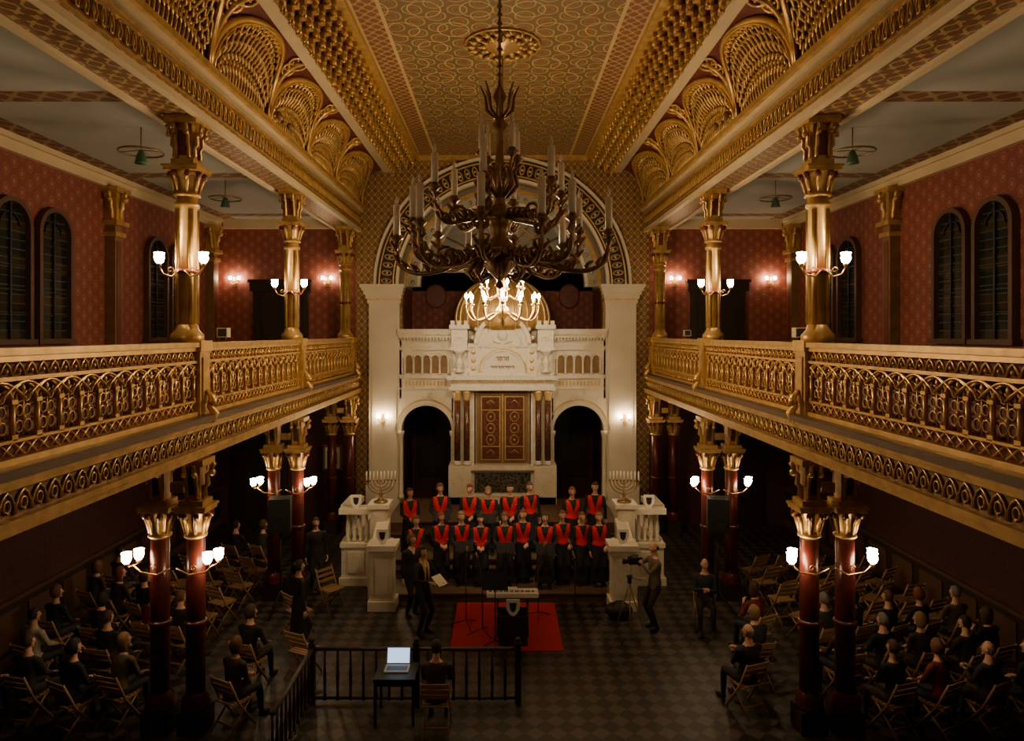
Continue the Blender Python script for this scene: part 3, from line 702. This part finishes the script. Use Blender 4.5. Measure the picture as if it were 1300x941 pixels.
for i in range(8):
    a=2*pi*i/8; b.tube([(.06*cos(a),.06*sin(a),9.0),(.18*cos(a),.18*sin(a),9.1),(.2*cos(a),.2*sin(a),9.3),(.27*cos(a),.27*sin(a),9.45)],[.02,.03,.02,.008],5,0)
    b.tube([(.08*cos(a),.08*sin(a),7.9),(.25*cos(a),.25*sin(a),8.05),(.2*cos(a),.2*sin(a),8.25),(.3*cos(a),.3*sin(a),8.35)],[.03,.045,.03,.01],5,0)
    b.tube([(.28*cos(a),.28*sin(a),7.05),(.45*cos(a),.45*sin(a),6.85),(.35*cos(a),.35*sin(a),6.75),(.2*cos(a),.2*sin(a),6.8)],[.03,.05,.04,.02],5,0)
b.lathe([(.3,RT-.06),(.2,RT-.1),(.05,RT-.16)],16,0)
o=b.build('bronze_chandelier',['bronze','wax','white']); o.location=(-.04,9.5,0)
b=MB()
b.tube([(0,0,7.4),(0,0,RT-.02)],.014,6,0)
b.lathe([(0,6.15),(.05,6.2),(.03,6.26),(.12,6.35),(.16,6.45),(.06,6.55),(.04,6.8),(.09,6.9),(.04,7.0),(.03,7.3),(.07,7.36),(.02,7.45)],12,0)
for i in range(12):
    a=2*pi*i/12; arm(b,a,.7,6.4,6.3,6.55,.016,False)
    c=(.7*cos(a),.7*sin(a),6.58); b.lathe([(.015,-.04),(.05,0),(.05,.012)],8,0,c); b.lathe([(.014,0),(.014,.1)],6,1,c); b.lathe([(.01,.1),(.03,.13),(.024,.17),(.0,.21)],6,2,c)
    b.tube([(.7*cos(a),.7*sin(a),6.53),(.7*cos(a),.7*sin(a),6.4)],[.008,.018],5,0)
for i in range(6):
    a=2*pi*i/6+.3; arm(b,a,.42,6.75,6.7,6.88,.014,False)
    c=(.42*cos(a),.42*sin(a),6.9); b.lathe([(.015,-.04),(.05,0),(.05,.012)],8,0,c); b.lathe([(.014,0),(.014,.1)],6,1,c); b.lathe([(.01,.1),(.03,.13),(.024,.17),(.0,.21)],6,2,c)
o=b.build('lit_brass_chandelier',['brass','wax','bulb2']); o.location=(0,13.2,0)
b=MB()
b.lathe([(.02,-.22),(.12,-.18),(.16,-.1),(.3,-.08),(.34,-.04),(.4,0)],20,0)
for R_,n_,l in ((.36,12,.16),(.58,18,.16)):
    for i in range(n_):
        a=2*pi*i/n_; b.sph((R_*cos(a),R_*sin(a),-.05),(.07,.07,.05),8,5,0)
        b.tube([((R_-.05)*cos(a),(R_-.05)*sin(a),-.03),((R_+.07)*cos(a+.09),(R_+.07)*sin(a+.09),-.07),((R_+.15)*cos(a),(R_+.15)*sin(a),-.03)],[.02,.035,.015],5,0)
b.tube([(.72*cos(2*pi*j/32),.72*sin(2*pi*j/32),-.02) for j in range(32)],.03,5,0,closed=True)
o=b.build('ceiling_medallion',['gold2']); o.location=(0,13.2,11.6)
# ------------------------------------------------------------------ sconces
def sconce(name,hw,n=1,bm='bulb'):
    b=MB()
    for q in (-1,1):
        b.tube([(q*.05,0,-.1),(q*hw*.4,0,-.2),(q*hw*.8,0,-.16),(q*hw,0,-.05)],.014,5,0)
        b.tube([(q*hw*.5+.05*cos(j*.7)*(1-j/12),0,-.1+.05*sin(j*.7)*(1-j/12)) for j in range(10)],.008,4,0)
        offs=[0] if n==1 else [-.09,.09]
        for o_ in offs:
            x=q*hw; 
            if o_: b.tube([(x,0,-.06),(x+o_*.3,o_*.9,-.06),(x+o_*.5,o_,.0)],.01,4,0)
            c=(x+o_*.5,o_,0)
            b.lathe([(.02,-.05),(.04,-.03),(.04,0),(.02,.01)],8,0,c)
            b.lathe([(.03,0),(.06,.03),(.075,.08),(.068,.13),(.078,.16),(.04,.17)],8,1,c)
    return b.mesh(name,['brass',bm])
SU=sconce('column_sconce',.33); SL=sconce('column_sconce_low',.60,2,'bulbl')
for sg in (-1,1):
    for y in YC[:4]:
        b_=put('column_sconce',SU,(sg*4.78,y-.19,7.05))
        if y>8: put('column_sconce',SL,(sg*4.92,y-.16,2.6))
b=MB(); b.box(-.06,.06,-.03,0,-.2,.1,0)
for q in (-1,1):
    b.tube([(0,-.03,-.1),(q*.08,-.1,-.14),(q*.13,-.13,-.04)],.012,5,0); b.lathe([(.02,-.04),(.035,-.02),(.035,0)],8,0,(q*.13,-.13,0)); b.sph((q*.13,-.13,.05),(.05,.05,.06),8,5,1)
WS=b.mesh('wall_sconce',['brass','bulbw'])
for x in (-8.4,-5.5,5.42,8.4): put('wall_sconce',WS,(x,YF,7.7))
for x in (-3.7,3.78): put('wall_sconce',WS,(x,YF-.33,3.4))
# pendants in gallery
b=MB(); b.tube([(0,0,.25),(0,0,.7)],.012,6,0); b.lathe([(.03,.3),(.07,.22),(.10,.1),(.11,.07)],12,1)
b.tube([(.36*cos(2*pi*j/24),.36*sin(2*pi*j/24),.27) for j in range(24)],.018,5,2,closed=True)
for k in range(4):
    a=pi*k/2; b.tube([(.03*cos(a),.03*sin(a),.3),(.36*cos(a),.36*sin(a),.275)],.008,4,0)
PD=b.mesh('pendant_lamp',['bronze','green','dbrass'])
for x,y in ((-6.3,11.9),(6.1,11.9),(-6.5,16),(6.4,16)): put('pendant_lamp',PD,(x,y,8.9))
b=MB(); b.box(-.12,.12,-.1,.1,0,.22,0); b.box(-.1,.1,-.11,-.1,.02,.2,1); b.box(-.05,.05,-.05,.05,-.05,0,1)
GS=b.mesh('small_loudspeaker',['cream','dark'])
for x,y in ((-4.9,12.0),(5.0,18.5),(4.95,11.4)): put('small_loudspeaker',GS,(x,y,5.94-.0),0,.75)
# spotlights: invented fixtures, added to brighten the ark and the choir
b=MB(); b.lathe([(.1,-.16),(.11,0),(.1,.12),(.05,.16)],12,0); b.tube([(0,0,.15),(0,0,.3)],.015,5,0); b.lathe([(.09,-.162),(.0,-.165)],12,1)
SPM=b.mesh('added_spotlight',['golddk','lit'])
def fill_spot(loc,tgt,pw,ang=50,col=(1,.80,.55)):
    d=(V(tgt)-V(loc)).normalized(); q=d.to_track_quat('-Z','Y')
    o=put('added_spotlight',SPM,loc,0,.55); o.rotation_euler=q.to_euler()
    L=bpy.data.lights.new('fill_spot','SPOT'); L.energy=pw; L.spot_size=math.radians(ang); L.spot_blend=.8; L.color=col; L.shadow_soft_size=.08
    l=bpy.data.objects.new('lamp',L); l.parent=o; l.location=(0,0,-.36); SC.collection.objects.link(l)
for sg in (-1,1):
    fill_spot((sg*4.22,13.6,10.12),(0,21,5.1),1150,34)
    fill_spot((sg*4.22,12.9,10.12),(sg*.3,16.6,1.6),800,24)
# ------------------------------------------------------------------ centre rail, table, laptop
b=MB()
def rail(p0,p1,n):
    for i in range(n+1):
        x=p0[0]+(p1[0]-p0[0])*i/n; y=p0[1]+(p1[1]-p0[1])*i/n
        b.lathe([(.03,.05),(.02,.2),(.03,.45),(.018,.6),(.02,.85)],6,0,(x,y,0))
    b.tube([(p0[0],p0[1],.88),(p1[0],p1[1],.88)],[(.045,.03)]*2,8,0); b.tube([(p0[0],p0[1],.08),(p1[0],p1[1],.08)],.025,6,0)
rail((-3.1,11.1),(.25,11.1),16); rail((-3.1,11.1),(-3.1,9.2),10)
for x,y in ((-3.1,11.1),(-1.4,11.1),(.25,11.1)): b.box(x-.05,x+.05,y-.05,y+.05,0,.98,0); b.sph((x,y,1.02),.05,8,6,0)
b.build('bimah_railing',['dark'])
b=MB(); b.box(-.32,.32,-.28,.28,.68,.72,0)
for x in (-.29,.29):
    for y in (-.25,.25): b.box(x-.02,x+.02,y-.02,y+.02,0,.68,0)
b.box(-.29,.29,-.26,-.24,.6,.68,0); b.box(-.29,.29,.24,.26,.6,.68,0)
o=b.build('table',['black']); o.location=(-1.66,10.7,0)
b=MB(); b.box(-.19,.19,-.13,.13,0,.02,0); b.box(-.16,.16,-.08,.06,.02,.022,1)
b.M=T(0,.13,.02)@RX(-.25); b.box(-.19,.19,0,.012,0,.25,0); b.box(-.175,.175,-.002,0,.015,.235,2)
o=b.build('laptop',['grey','black','scr']); o.location=(-1.66,10.75,.72)
# ------------------------------------------------------------------ folding chair
b=MB()
for x in (-.21,.21):
    b.tube([(x,-.24,0),(x,.08,.45),(x,.26,.86)],[(.012,.02)]*3,6,0,hint=(1,0,0))
    xx=x*.88; b.tube([(xx,.28,0),(xx,-.18,.44)],[(.012,.02)]*2,6,0,hint=(1,0,0))
for k in range(6): b.box(-.2,.2,-.21+k*.067,-.16+k*.067,.445,.462,0)
b.box(-.21,-.18,-.2,.18,.43,.445,0); b.box(.18,.21,-.2,.18,.43,.445,0)
for z,y in ((.80,.235),(.70,.195),(.60,.15)): b.box(-.21,.21,y-.01,y+.01,z-.03,z+.03,0)
b.box(-.18,.18,.15,.17,.12,.15,0)
FC=b.mesh('folding_chair',['wood'])
# ------------------------------------------------------------------ people
def ik(a,t,l1,l2,hint):
    d=t-a; L=min(d.length,(l1+l2)*.995); dn=d.normalized(); t=a+dn*L
    x=(l1*l1-l2*l2+L*L)/(2*L); h=sqrt(max(l1*l1-x*x,0)); hint=V(hint)
    hp=(hint-dn*hint.dot(dn)); hp.normalize()
    return a+dn*x+hp*h,t
def remesh(mb,vox):
    me=bpy.data.meshes.new('tmp'); me.from_pydata(mb.v,[],mb.f); me.update()
    ob=bpy.data.objects.new('tmp',me); SC.collection.objects.link(ob)
    m=ob.modifiers.new('r','REMESH'); m.mode='VOXEL'; m.voxel_size=vox
    s=ob.modifiers.new('s','SMOOTH'); s.factor=.5; s.iterations=3
    dg=bpy.context.evaluated_depsgraph_get(); ev=ob.evaluated_get(dg); r=bpy.data.meshes.new_from_object(ev)
    vs=[tuple(v.co) for v in r.vertices]; fs=[tuple(p.vertices) for p in r.polygons]
    bpy.data.objects.remove(ob); bpy.data.meshes.remove(me); bpy.data.meshes.remove(r)
    return vs,fs
def head(b,c,yaw,pitch,hair,male):
    b.M=T(*c)@RZ(yaw)@Matrix.Rotation(pitch,4,'X')
    def hf(x,y,z):
        k=1-.30*max(0,-z)**1.3; yy=y
        if y<0: yy=y*(1-.10*max(0,z)); 
        if z<-.3 and y>0: yy=y*(1-.45*(-z-.3))
        if z<-.4 and y<0: yy=y*1.05
        return (x*k,yy,z)
    b.sph((0,0,0),(.075,.092,.115),18,14,0,fn=hf)
    b.tube([(0,-.088,.018),(0,-.098,-.01),(0,-.112,-.028),(0,-.095,-.036)],[.009,.011,.016,.01],6,0)
    for q in (-1,1):
        b.sph((q*.029,-.082,.008),(.014,.009,.008),8,5,6); b.sph((q*.029,-.0895,.008),(.006,.004,.006),6,4,9)
        b.tube([(q*.045,-.079,.024),(q*.03,-.088,.03),(q*.014,-.088,.026)],.004,4,1)
        b.sph((q*.074,.008,-.005),(.010,.018,.03),8,6,0)
    b.sph((0,-.088,-.055),(.024,.008,.008),8,5,7); b.sph((0,-.075,-.098),(.024,.02,.018),8,5,0)
    if hair=='bald':
        b.sph((0,.004,.004),(.079,.096,.116),16,12,1,fn=hf,keep=lambda x,y,z:(y>-.1 and z<.35 and z>-.35 and y+abs(x)*.4>.1))
    elif hair=='short':
        b.sph((0,.006,.008),(.084,.1,.122),16,14,1,fn=hf,keep=lambda x,y,z:(z>.45 or (y>-.15 and z>-.45)))
    elif hair=='bob':
        def bf(x,y,z):
            if z<0: return (x*(1+.12*min(1,-z*1.5)),max(y,-.25)*1.0,z*1.35)
            return (x,y,z)
        b.sph((0,.01,.008),(.09,.105,.125),18,14,1,fn=bf,keep=lambda x,y,z:(z>.42 or (y>-.28 and z>-.97)))
    elif hair=='long':
        def lf(x,y,z):
            if z<0: return (x*(1.1+.1*z),max(y,-.1),z*2.1)
            return (x,y,z)
        b.sph((0,.012,.008),(.09,.105,.125),18,14,1,fn=lf,keep=lambda x,y,z:(z>.42 or (y>-.2 and z>-.97)))
    elif hair=='curly':
        b.sph((0,.01,.012),(.095,.108,.128),18,14,1,fn=lambda x,y,z:(x*(1+.07*sin(z*19+y*13)),y*(1+.07*sin(x*17+z*15)),z*(1+.05*sin(x*21))),keep=lambda x,y,z:(z>.4 or (y>-.2 and z>-.8)))
    elif hair=='bun':
        b.sph((0,.006,.008),(.083,.1,.122),16,14,1,fn=hf,keep=lambda x,y,z:(z>.42 or (y>-.1 and z>-.6))); b.sph((0,.11,.04),.045,8,6,1)
    b.M=Matrix()
def hand(b,w,d,n,q,curl=.35):
    d=V(d).normalized(); n=V(n); n=(n-d*n.dot(d)).normalized(); s=d.cross(n)*q
    b.tube([w-d*.02,w+d*.02,w+d*.06,w+d*.09],[(.024,.019),(.032,.016),(.04,.014),(.036,.012)],8,0,hint=s)
    for k,(o,l) in enumerate(((.028,.068),(.010,.078),(-.009,.072),(-.027,.056))):
        p=w+d*.085+s*o; pts=[p]; a=curl*.5
        for i,f in enumerate((.42,.32,.26)):
            a+=curl*.9; p=p+(d*cos(a)+n*sin(a))*l*f; pts.append(p)
        b.tube(pts,[.0095,.009,.008,.006],6,0)
    p=w+d*.025+s*.026
    b.tube([p,p+d*.025+s*.022,p+d*.052+s*.026+n*.012,p+d*.07+s*.02+n*.02],[.014,.011,.010,.007],6,0)
def person(nm,pel=(0,0,.90),lean=0,side=0,hl=None,hr=None,al=None,ar=None,hair='short',yaw=0,pitch=0,male=False,skirt=0,vest=False,coat=False,prop=None,eh=None,curl=.4,shortsl=False,stout=1.0):
    pel=V(pel); sd=V((sin(side),-sin(lean),cos(lean)*cos(side))).normalized()
    sw=.195 if male else .178
    b=MB(); seg=[]
    k=stout*(1.06 if male else 1.0)
    hipw=.15 if male else .165
    rings=[(-.09,.10,.09),(-.04,hipw*.95,.115),(.04,hipw,.12),(.17,.132,.10),(.30,.155,.115),(.40,.168,.11),(.46,sw*.92,.088),(.50,sw*.6,.07),(.535,.06,.058),(.60,.05,.054)]
    b.tube([pel+sd*t for t,_,_ in rings],[(rx*k,ry*k) for _,rx,ry in rings],14,0,hint=(1,0,0))
    seg+=[(pel-sd*.05,pel+sd*.10,.15*k,'hip'),(pel+sd*.10,pel+sd*.50,.15*k,'torso'),(pel+sd*.545,pel+sd*.66,.055,'neck')]
    hc=pel+sd*.535+V((0,-.015-.05*sin(lean),.175))
    b.tube([pel+sd*.5,pel+sd*.56,hc-V((0,0,.06))],[.06,.052,.05],10,0)
    out={}
    for q,h in ((-1,hl),(1,hr)):
        s=pel+sd*.455+V((q*sw,0,0)); t=V(h) if h is not None else pel+V((q*.25,-.06,-.07))
        hint=V((q*.6,.7,-.3)) if eh is None else V((q*eh[0],eh[1],eh[2]))
        e,w=ik(s,t,.285,.25,hint)
        b.tube([s-V((q*.05,0,-.005)),s,s+(e-s)*.5,e,e+(w-e)*.35,w],[.055,.058*k,.047,.041,.040,.031],10,0)
        seg+=[(s,e,.05,'arm'),(e,w,.042,'fore')]; out[q]=(e,w)
    for q,a in ((-1,al),(1,ar)):
        hp=pel+V((q*.088,0,-.03)); t=V(a) if a is not None else V((q*.10,0,.09))
        kn,an=ik(hp,t,.425,.42,(q*.1,-1,.15))
        b.tube([hp,hp+(kn-hp)*.4,kn,kn+(an-kn)*.3,an],[.09*k,.082*k,.06,.058,.042],10,0)
        b.tube([an+V((0,.06,-.05)),an+V((0,-.0,-.045)),an+V((q*.01,-.10,-.055)),an+V((q*.015,-.17,-.062))],[(.03,.03),(.04,.045),(.045,.032),(.03,.022)],8,0,hint=(1,0,0))
        seg+=[(hp,kn,.085,'thigh'),(kn,an,.055,'shin'),(an+V((0,.05,-.06)),an+V((0,-.17,-.06)),.055,'foot')]
    if skirt:
        z1=skirt; b.tube([(pel.x,pel.y,pel.z+.1),(pel.x,pel.y,pel.z),(pel.x,pel.y-.01,(pel.z+z1)/2),(pel.x,pel.y-.01,z1)],[(.12,.09),(.17,.125),(.19,.15),(.22,.18)],16,0,hint=(1,0,0))
        seg.append((pel,V((pel.x,pel.y,z1)),.17,'thigh'))
    if coat:
        b.tube([pel+sd*.2,pel,pel-V((0,0,.2))],[(.15,.11),(.185,.14),(.195,.15)],14,0,hint=(1,0,0)); seg.append((pel,pel-V((0,0,.17)),.18,'torso'))
    vs,fs=remesh(b,.021)
    o=MB()
    lab={'hip':4,'torso':2,'neck':0,'arm':3,'fore':3,'thigh':4,'shin':4,'foot':5}
    if shortsl: lab['fore']=0
    pre=[(a,(c-a),(c-a).length_squared,r,l) for a,c,r,l in seg]
    mi=[]
    for f in fs:
        c=V((0,0,0))
        for i in f: c+=V(vs[i])
        c/=len(f); best=1e9;L=None
        for a,d,l2,r,l in pre:
            t=max(0,min(1,(c-a).dot(d)/l2)); dd=(c-a-d*t).length/r
            if dd<best: best=dd;L=l
        m=lab[L]; h=(c-pel).dot(sd)
        ax=abs(c.x-pel.x)
        if L in('torso','hip') or (L=='arm' and ax<sw*.90 and not vest):
            m=2 if h>-.08 or coat else 4
            if vest and c.y<pel.y-sin(lean)*h and ax<(h-.22)*.32: m=3
            elif not vest and c.y<pel.y-sin(lean)*h and h>.40 and ax<(h-.40)*.6: m=0 if not male else 3
            if h>.515: m=0
        mi.append(m)
    o.v.extend(vs); o.f.extend(fs); o.m.extend(mi); o.s.extend([True]*len(fs))
    for q in (-1,1):
        e,w=out[q]; d=(w-e).normalized()
        n=V((-q,0,0)) if abs(d.z)>.6 else V((0,0,-1)) 
        hand(o,w+d*.01,d,n,-q if abs(d.z)>.6 else q,curl)
    head(o,hc,yaw,pitch,hair,male)
    if prop=='folder':
        c=(out[-1][1]+out[1][1])/2+V((0,-.10,.04)); 
        for q in (-1,1):
            o.M=T(*c)@Matrix.Rotation(q*.25,4,'Z')@RX(-.5); o.box(min(0,q*.2),max(0,q*.2),-.006,.006,-.12,.12,8)
        o.M=Matrix()
    if prop=='paper':
        w=out[1][1]; d=(w-out[1][0]).normalized(); c=w+d*.11; o.M=T(*c)@RX(-1.0); o.box(-.13,.11,-.004,.004,-.04,.22,8); o.M=Matrix()
        for q in (-1,1): o.tube([(0+q*.01,.06,pel.z+.56),(q*.07,0,pel.z+.55),(q*.06,-.085,pel.z+.47),(q*.045,-.125,pel.z+.35),(q*.045,-.12,pel.z+.1)],[(.02,.012),(.025,.015),(.03,.012),(.03,.01),(.03,.008)],6,10,hint=(1,0,0))
    if prop=='camera':
        c=(out[-1][1]+out[1][1])/2+V((0,-.11,.02)); x,y,z=c
        o.box(x-.06,x+.06,y-.12,y+.12,z-.06,z+.07,8); o.M=T(x,y-.12,z)@Matrix.Rotation(pi/2,4,'X'); o.lathe([(.045,0),(.05,.08),(.055,.12)],12,8); o.M=Matrix(); o.tube([(x,y-.08,z+.07),(x,y-.08,z+.11),(x,y+.08,z+.11),(x,y+.08,z+.07)],.01,5,8)
        o.box(x-.01,x+.05,y+.12,y+.16,z+.02,z+.06,8)
    return o.mesh(nm,['sk','hair0','blk','blk','blk','shoe','eyew','lips','blk','pup','scarf'])
def cm(n,c,r=.8): M[n]=mat(n,c,r,var=.08,vs=8)
for n,c in (('sk',(.52,.29,.18)),('sk2',(.44,.24,.15)),('hair0',(.05,.022,.012)),('hair1',(.11,.045,.02)),('hair2',(.015,.010,.008)),('hair3',(.20,.11,.05)),('hair4',(.16,.14,.125)),('hair5',(.16,.035,.015)),
    ('blk',(.008,.007,.007)),('shoe',(.012,.01,.01)),('eyew',(.6,.55,.5)),('lips',(.35,.09,.07)),('pup',(.015,.01,.008)),('vestred',(.62,.010,.010)),('tan',(.11,.075,.045)),('offwhite',(.33,.29,.24)),('navy',(.012,.013,.02)),('brown',(.03,.017,.01)),('greyc',(.025,.023,.022)),('burg',(.12,.010,.009)),('scarf',(.50,.30,.08))): cm(n,c,.55 if n in('sk','sk2') else .8)
def dress(o,**kw):
    idx={'skin':0,'hair':1,'top':2,'sleeve':3,'bottom':4,'prop':8}
    for k,v in kw.items():
        s=o.material_slots[idx[k]]; s.link='OBJECT'; s.material=M[v]
    return o
P_=person
CH=[P_('singer_a',hl=(-.06,-.26,1.02),hr=(.06,-.26,1.0),hair='bob',yaw=.25,vest=True,skirt=.12),
    P_('singer_b',hair='short',yaw=-.15,vest=True,skirt=.1,hl=(-.24,-.06,.8),hr=(.24,-.06,.8)),
    P_('singer_c',hair='curly',yaw=.1,pitch=-.05,vest=True,skirt=.15,hl=(-.13,-.28,.98),hr=(.13,-.28,.98),prop='folder'),
    P_('singer_d',hair='long',yaw=.3,vest=True,hl=(-.05,-.24,.9),hr=(.05,-.25,.9),side=.03),
    P_('singer_e',hair='bun',yaw=-.25,vest=True,skirt=.12,hl=(-.22,-.08,.8),hr=(.08,-.28,1.0))]
hs=['hair0','hair1','hair5','hair3','hair2','hair1','hair5']
back=[522,560,598,620,648,674,725,758]; front=[530,558,585,612,640,664,690,714,738,762]
kk=0
for row,(xs,y,z) in enumerate(((back,17.2,.46),(front,15.85,.17))):
    for i,px in enumerate(xs):
        x=(px-638)/(867/y); t=(i*2+row*3+(i//3))%5; yy=y+.12*((i%3)-1)+(.12 if i%2 else -.05)
        x+=random.uniform(-.04,.04)
        sc_=(.97+.07*random.random())*(.98 if row else 1)
        o=put('choir_singer',CH[t],(x,yy,z),(.15-.06*x)+random.uniform(-.25,.25),(sc_*1.1,sc_*1.1,sc_))
        dress(o,top='vestred',hair=hs[kk%7],skin='sk' if kk%3 else 'sk2'); kk+=1
m=P_('conductor',hl=(-.2,-.38,1.15),hr=(.14,-.36,1.08),hair='curly',yaw=-.2,prop='paper')
dress(put('conductor',m,(-1.6,13.65,0),.9,1.02),top='blk',hair='hair0',prop='lit',sleeve='blk')
m=P_('pianist',hair='bob',yaw=.3,coat=True); dress(put('choir_accompanist',m,(-1.95,14.6,0),.7,1.0),hair='hair1')
m=P_('cameraman',hl=(-.08,-.33,1.38),hr=(.1,-.33,1.36),hair='bald',male=True,prop='camera',yaw=0,eh=(.7,.2,-.8))
dress(put('cameraman',m,(3.1,13.9,0),-1.35,1.02),top='tan',sleeve='tan',bottom='brown',hair='hair0',prop='blk')
b=MB()
for k in range(3):
    a=2*pi*k/3+.4; b.tube([(0,0,1.0),(.12*cos(a),.12*sin(a),.6),(.32*cos(a),.32*sin(a),.012)],[.014,.012,.01],6,0)
b.lathe([(.04,0),(.04,.1),(.06,.12),(.06,.15)],10,1,(0,0,1.0)); b.tube([(0,0,1.12),(.25,0,1.05)],.008,5,1)
o=b.build('camera_tripod',['wood','black']); o.location=(2.55,13.7,0)
m=P_('visitor',hair='bun',yaw=.2,skirt=.3,hl=(-.26,-.02,.82),hr=(.22,-.12,.86)); dress(put('standing_woman',m,(-3.85,12.9,0),2.2,1.0),hair='hair2',skin='sk2')
m=P_('visitor_m',hair='short',male=True,coat=True); dress(put('standing_man',m,(-4.35,15.9,0),.5,1.0),hair='hair0',top='blk',sleeve='blk')
st=dict(pel=(0,.03,.55),al=(-.12,-.44,.09),ar=(.12,-.42,.09))
AU=[P_('seated_a',hl=(-.1,-.33,.66),hr=(.1,-.33,.66),hair='short',male=True,lean=.05,coat=False,**st),
    P_('seated_b',hl=(-.06,-.28,.70),hr=(.06,-.28,.69),hair='bob',lean=.12,yaw=.3,**st),
    P_('seated_c',hl=(-.12,-.36,.66),hr=(.05,-.3,.9),hair='long',lean=.2,yaw=-.3,pitch=-.1,**st),
    P_('seated_d',hl=(-.05,-.25,.85),hr=(.05,-.27,.83),hair='bald',male=True,lean=-.03,yaw=.2,stout=1.1,**st),
    P_('seated_e',hl=(-.14,-.3,.66),hr=(.12,-.34,.66),hair='curly',lean=.1,yaw=-.4,**st)]
aud=[(4.15,14.0,-.2,3,'navy','hair4'),(4.75,12.7,None,2,'burg','hair0'),(5.75,12.2,None,0,'greyc','hair4'),(4.3,11.6,None,1,'greyc','hair3'),(3.9,10.9,None,3,'blk','hair4'),(5.6,11.2,None,4,'brown','hair0'),(6.35,12.3,None,1,'blk','hair2'),(6.95,12.3,None,0,'navy','hair1'),(7.6,12.4,None,4,'blk','hair5'),(6.3,11.3,None,0,'blk','hair4'),(6.95,11.3,None,1,'greyc','hair3'),(7.6,11.2,None,0,'brown','hair2'),(8.25,11.5,None,2,'blk','hair0'),(6.6,10.3,None,4,'burg','hair1'),(7.3,10.3,None,3,'greyc','hair4'),(8.0,10.3,None,1,'navy','hair5'),(5.9,10.3,None,0,'blk','hair0'),(8.3,12.5,None,0,'tan','hair4'),
 (-8.3,13.9,None,1,'greyc','hair1'),(-7.65,13.5,None,2,'brown','hair5'),(-8.3,14.8,None,0,'navy','hair2'),(-7.0,13.3,None,4,'blk','hair0'),(-7.9,11.5,None,0,'offwhite','hair2'),(-7.3,10.5,None,0,'greyc','hair0'),(-8.2,12.5,None,4,'blk','hair1'),(-7.2,12.2,None,1,'navy','hair2'),(-5.9,10.5,None,2,'tan','hair3'),(-6.6,11.4,None,0,'blk','hair0'),(-4.1,10.4,None,1,'brown','hair1'),(-6.6,16.9,None,0,'blk','hair2'),(-5.95,16.9,None,4,'greyc','hair0'),(-6.5,10.3,None,4,'blk','hair2'),(-8.1,10.4,None,2,'blk','hair5'),(-5.8,12.3,None,0,'blk','hair1'),(-6.4,12.4,None,1,'burg','hair2'),(-4.3,11.6,None,4,'blk','hair0')]
for i,(x,y,r,t,c,h) in enumerate(aud):
    if r is None: r=pi+(.35 if x>0 else -.35)+random.uniform(-.15,.15)
    put('folding_chair',FC,(x,y,0),r)
    dress(put('audience_member',AU[t],(x,y,0),r,1),top=c,sleeve=c,bottom=random.choice(['blk','navy','brown']),hair=h,skin='sk' if i%2 else 'sk2')
m=AU[0]; put('folding_chair',FC,(-1.0,10.3,0),pi); dress(put('seated_technician',m,(-1.0,10.3,0),pi),top='brown',sleeve='brown',hair='hair2')
for y in (13.4,14.3,15.2,16.1):
    for x in (5.9,6.55,7.2,7.85,8.45):
        put('folding_chair',FC,(x+random.uniform(-.05,.05),y+random.uniform(-.1,.1),0),pi+.4+random.uniform(-.2,.2))
for y in (14.2,15.1,16.0):
    for x in (-5.8,-6.5,-7.2): put('folding_chair',FC,(x+random.uniform(-.05,.05),y+random.uniform(-.08,.08),0),pi-.4+random.uniform(-.2,.2))
for x,y,r in ((-3.75,14.9,.9),(-4.1,13.7,2.4),(-3.5,12.0,2.7),(-5.9,13.4,2.9)): put('folding_chair',FC,(x,y,0),r)
# ------------------------------------------------------------------ rear gallery (behind the viewpoint)
b=MB(); b.box(-4.5,4.5,YB,.9,4.2,4.42,0); b.box(-4.5,4.5,.8,.92,4.42,5.25,1); b.box(-4.5,4.5,.76,.96,5.25,5.32,0); b.build('rear_gallery',['slab','golddk'])
# ------------------------------------------------------------------ world + camera
w=bpy.data.worlds.new('World'); SC.world=w; w.use_nodes=True
w.node_tree.nodes['Background'].inputs[0].default_value=(.5,.35,.2,1); w.node_tree.nodes['Background'].inputs[1].default_value=.01
cam=bpy.data.cameras.new('Camera'); cam.lens=24; cam.sensor_width=36; cam.clip_start=.05
cam.shift_x=12/1300; cam.shift_y=-46.5/1300
co=bpy.data.objects.new('Camera',cam); co.location=(0,0,6); co.rotation_euler=(pi/2,0,0); SC.collection.objects.link(co); SC.camera=co
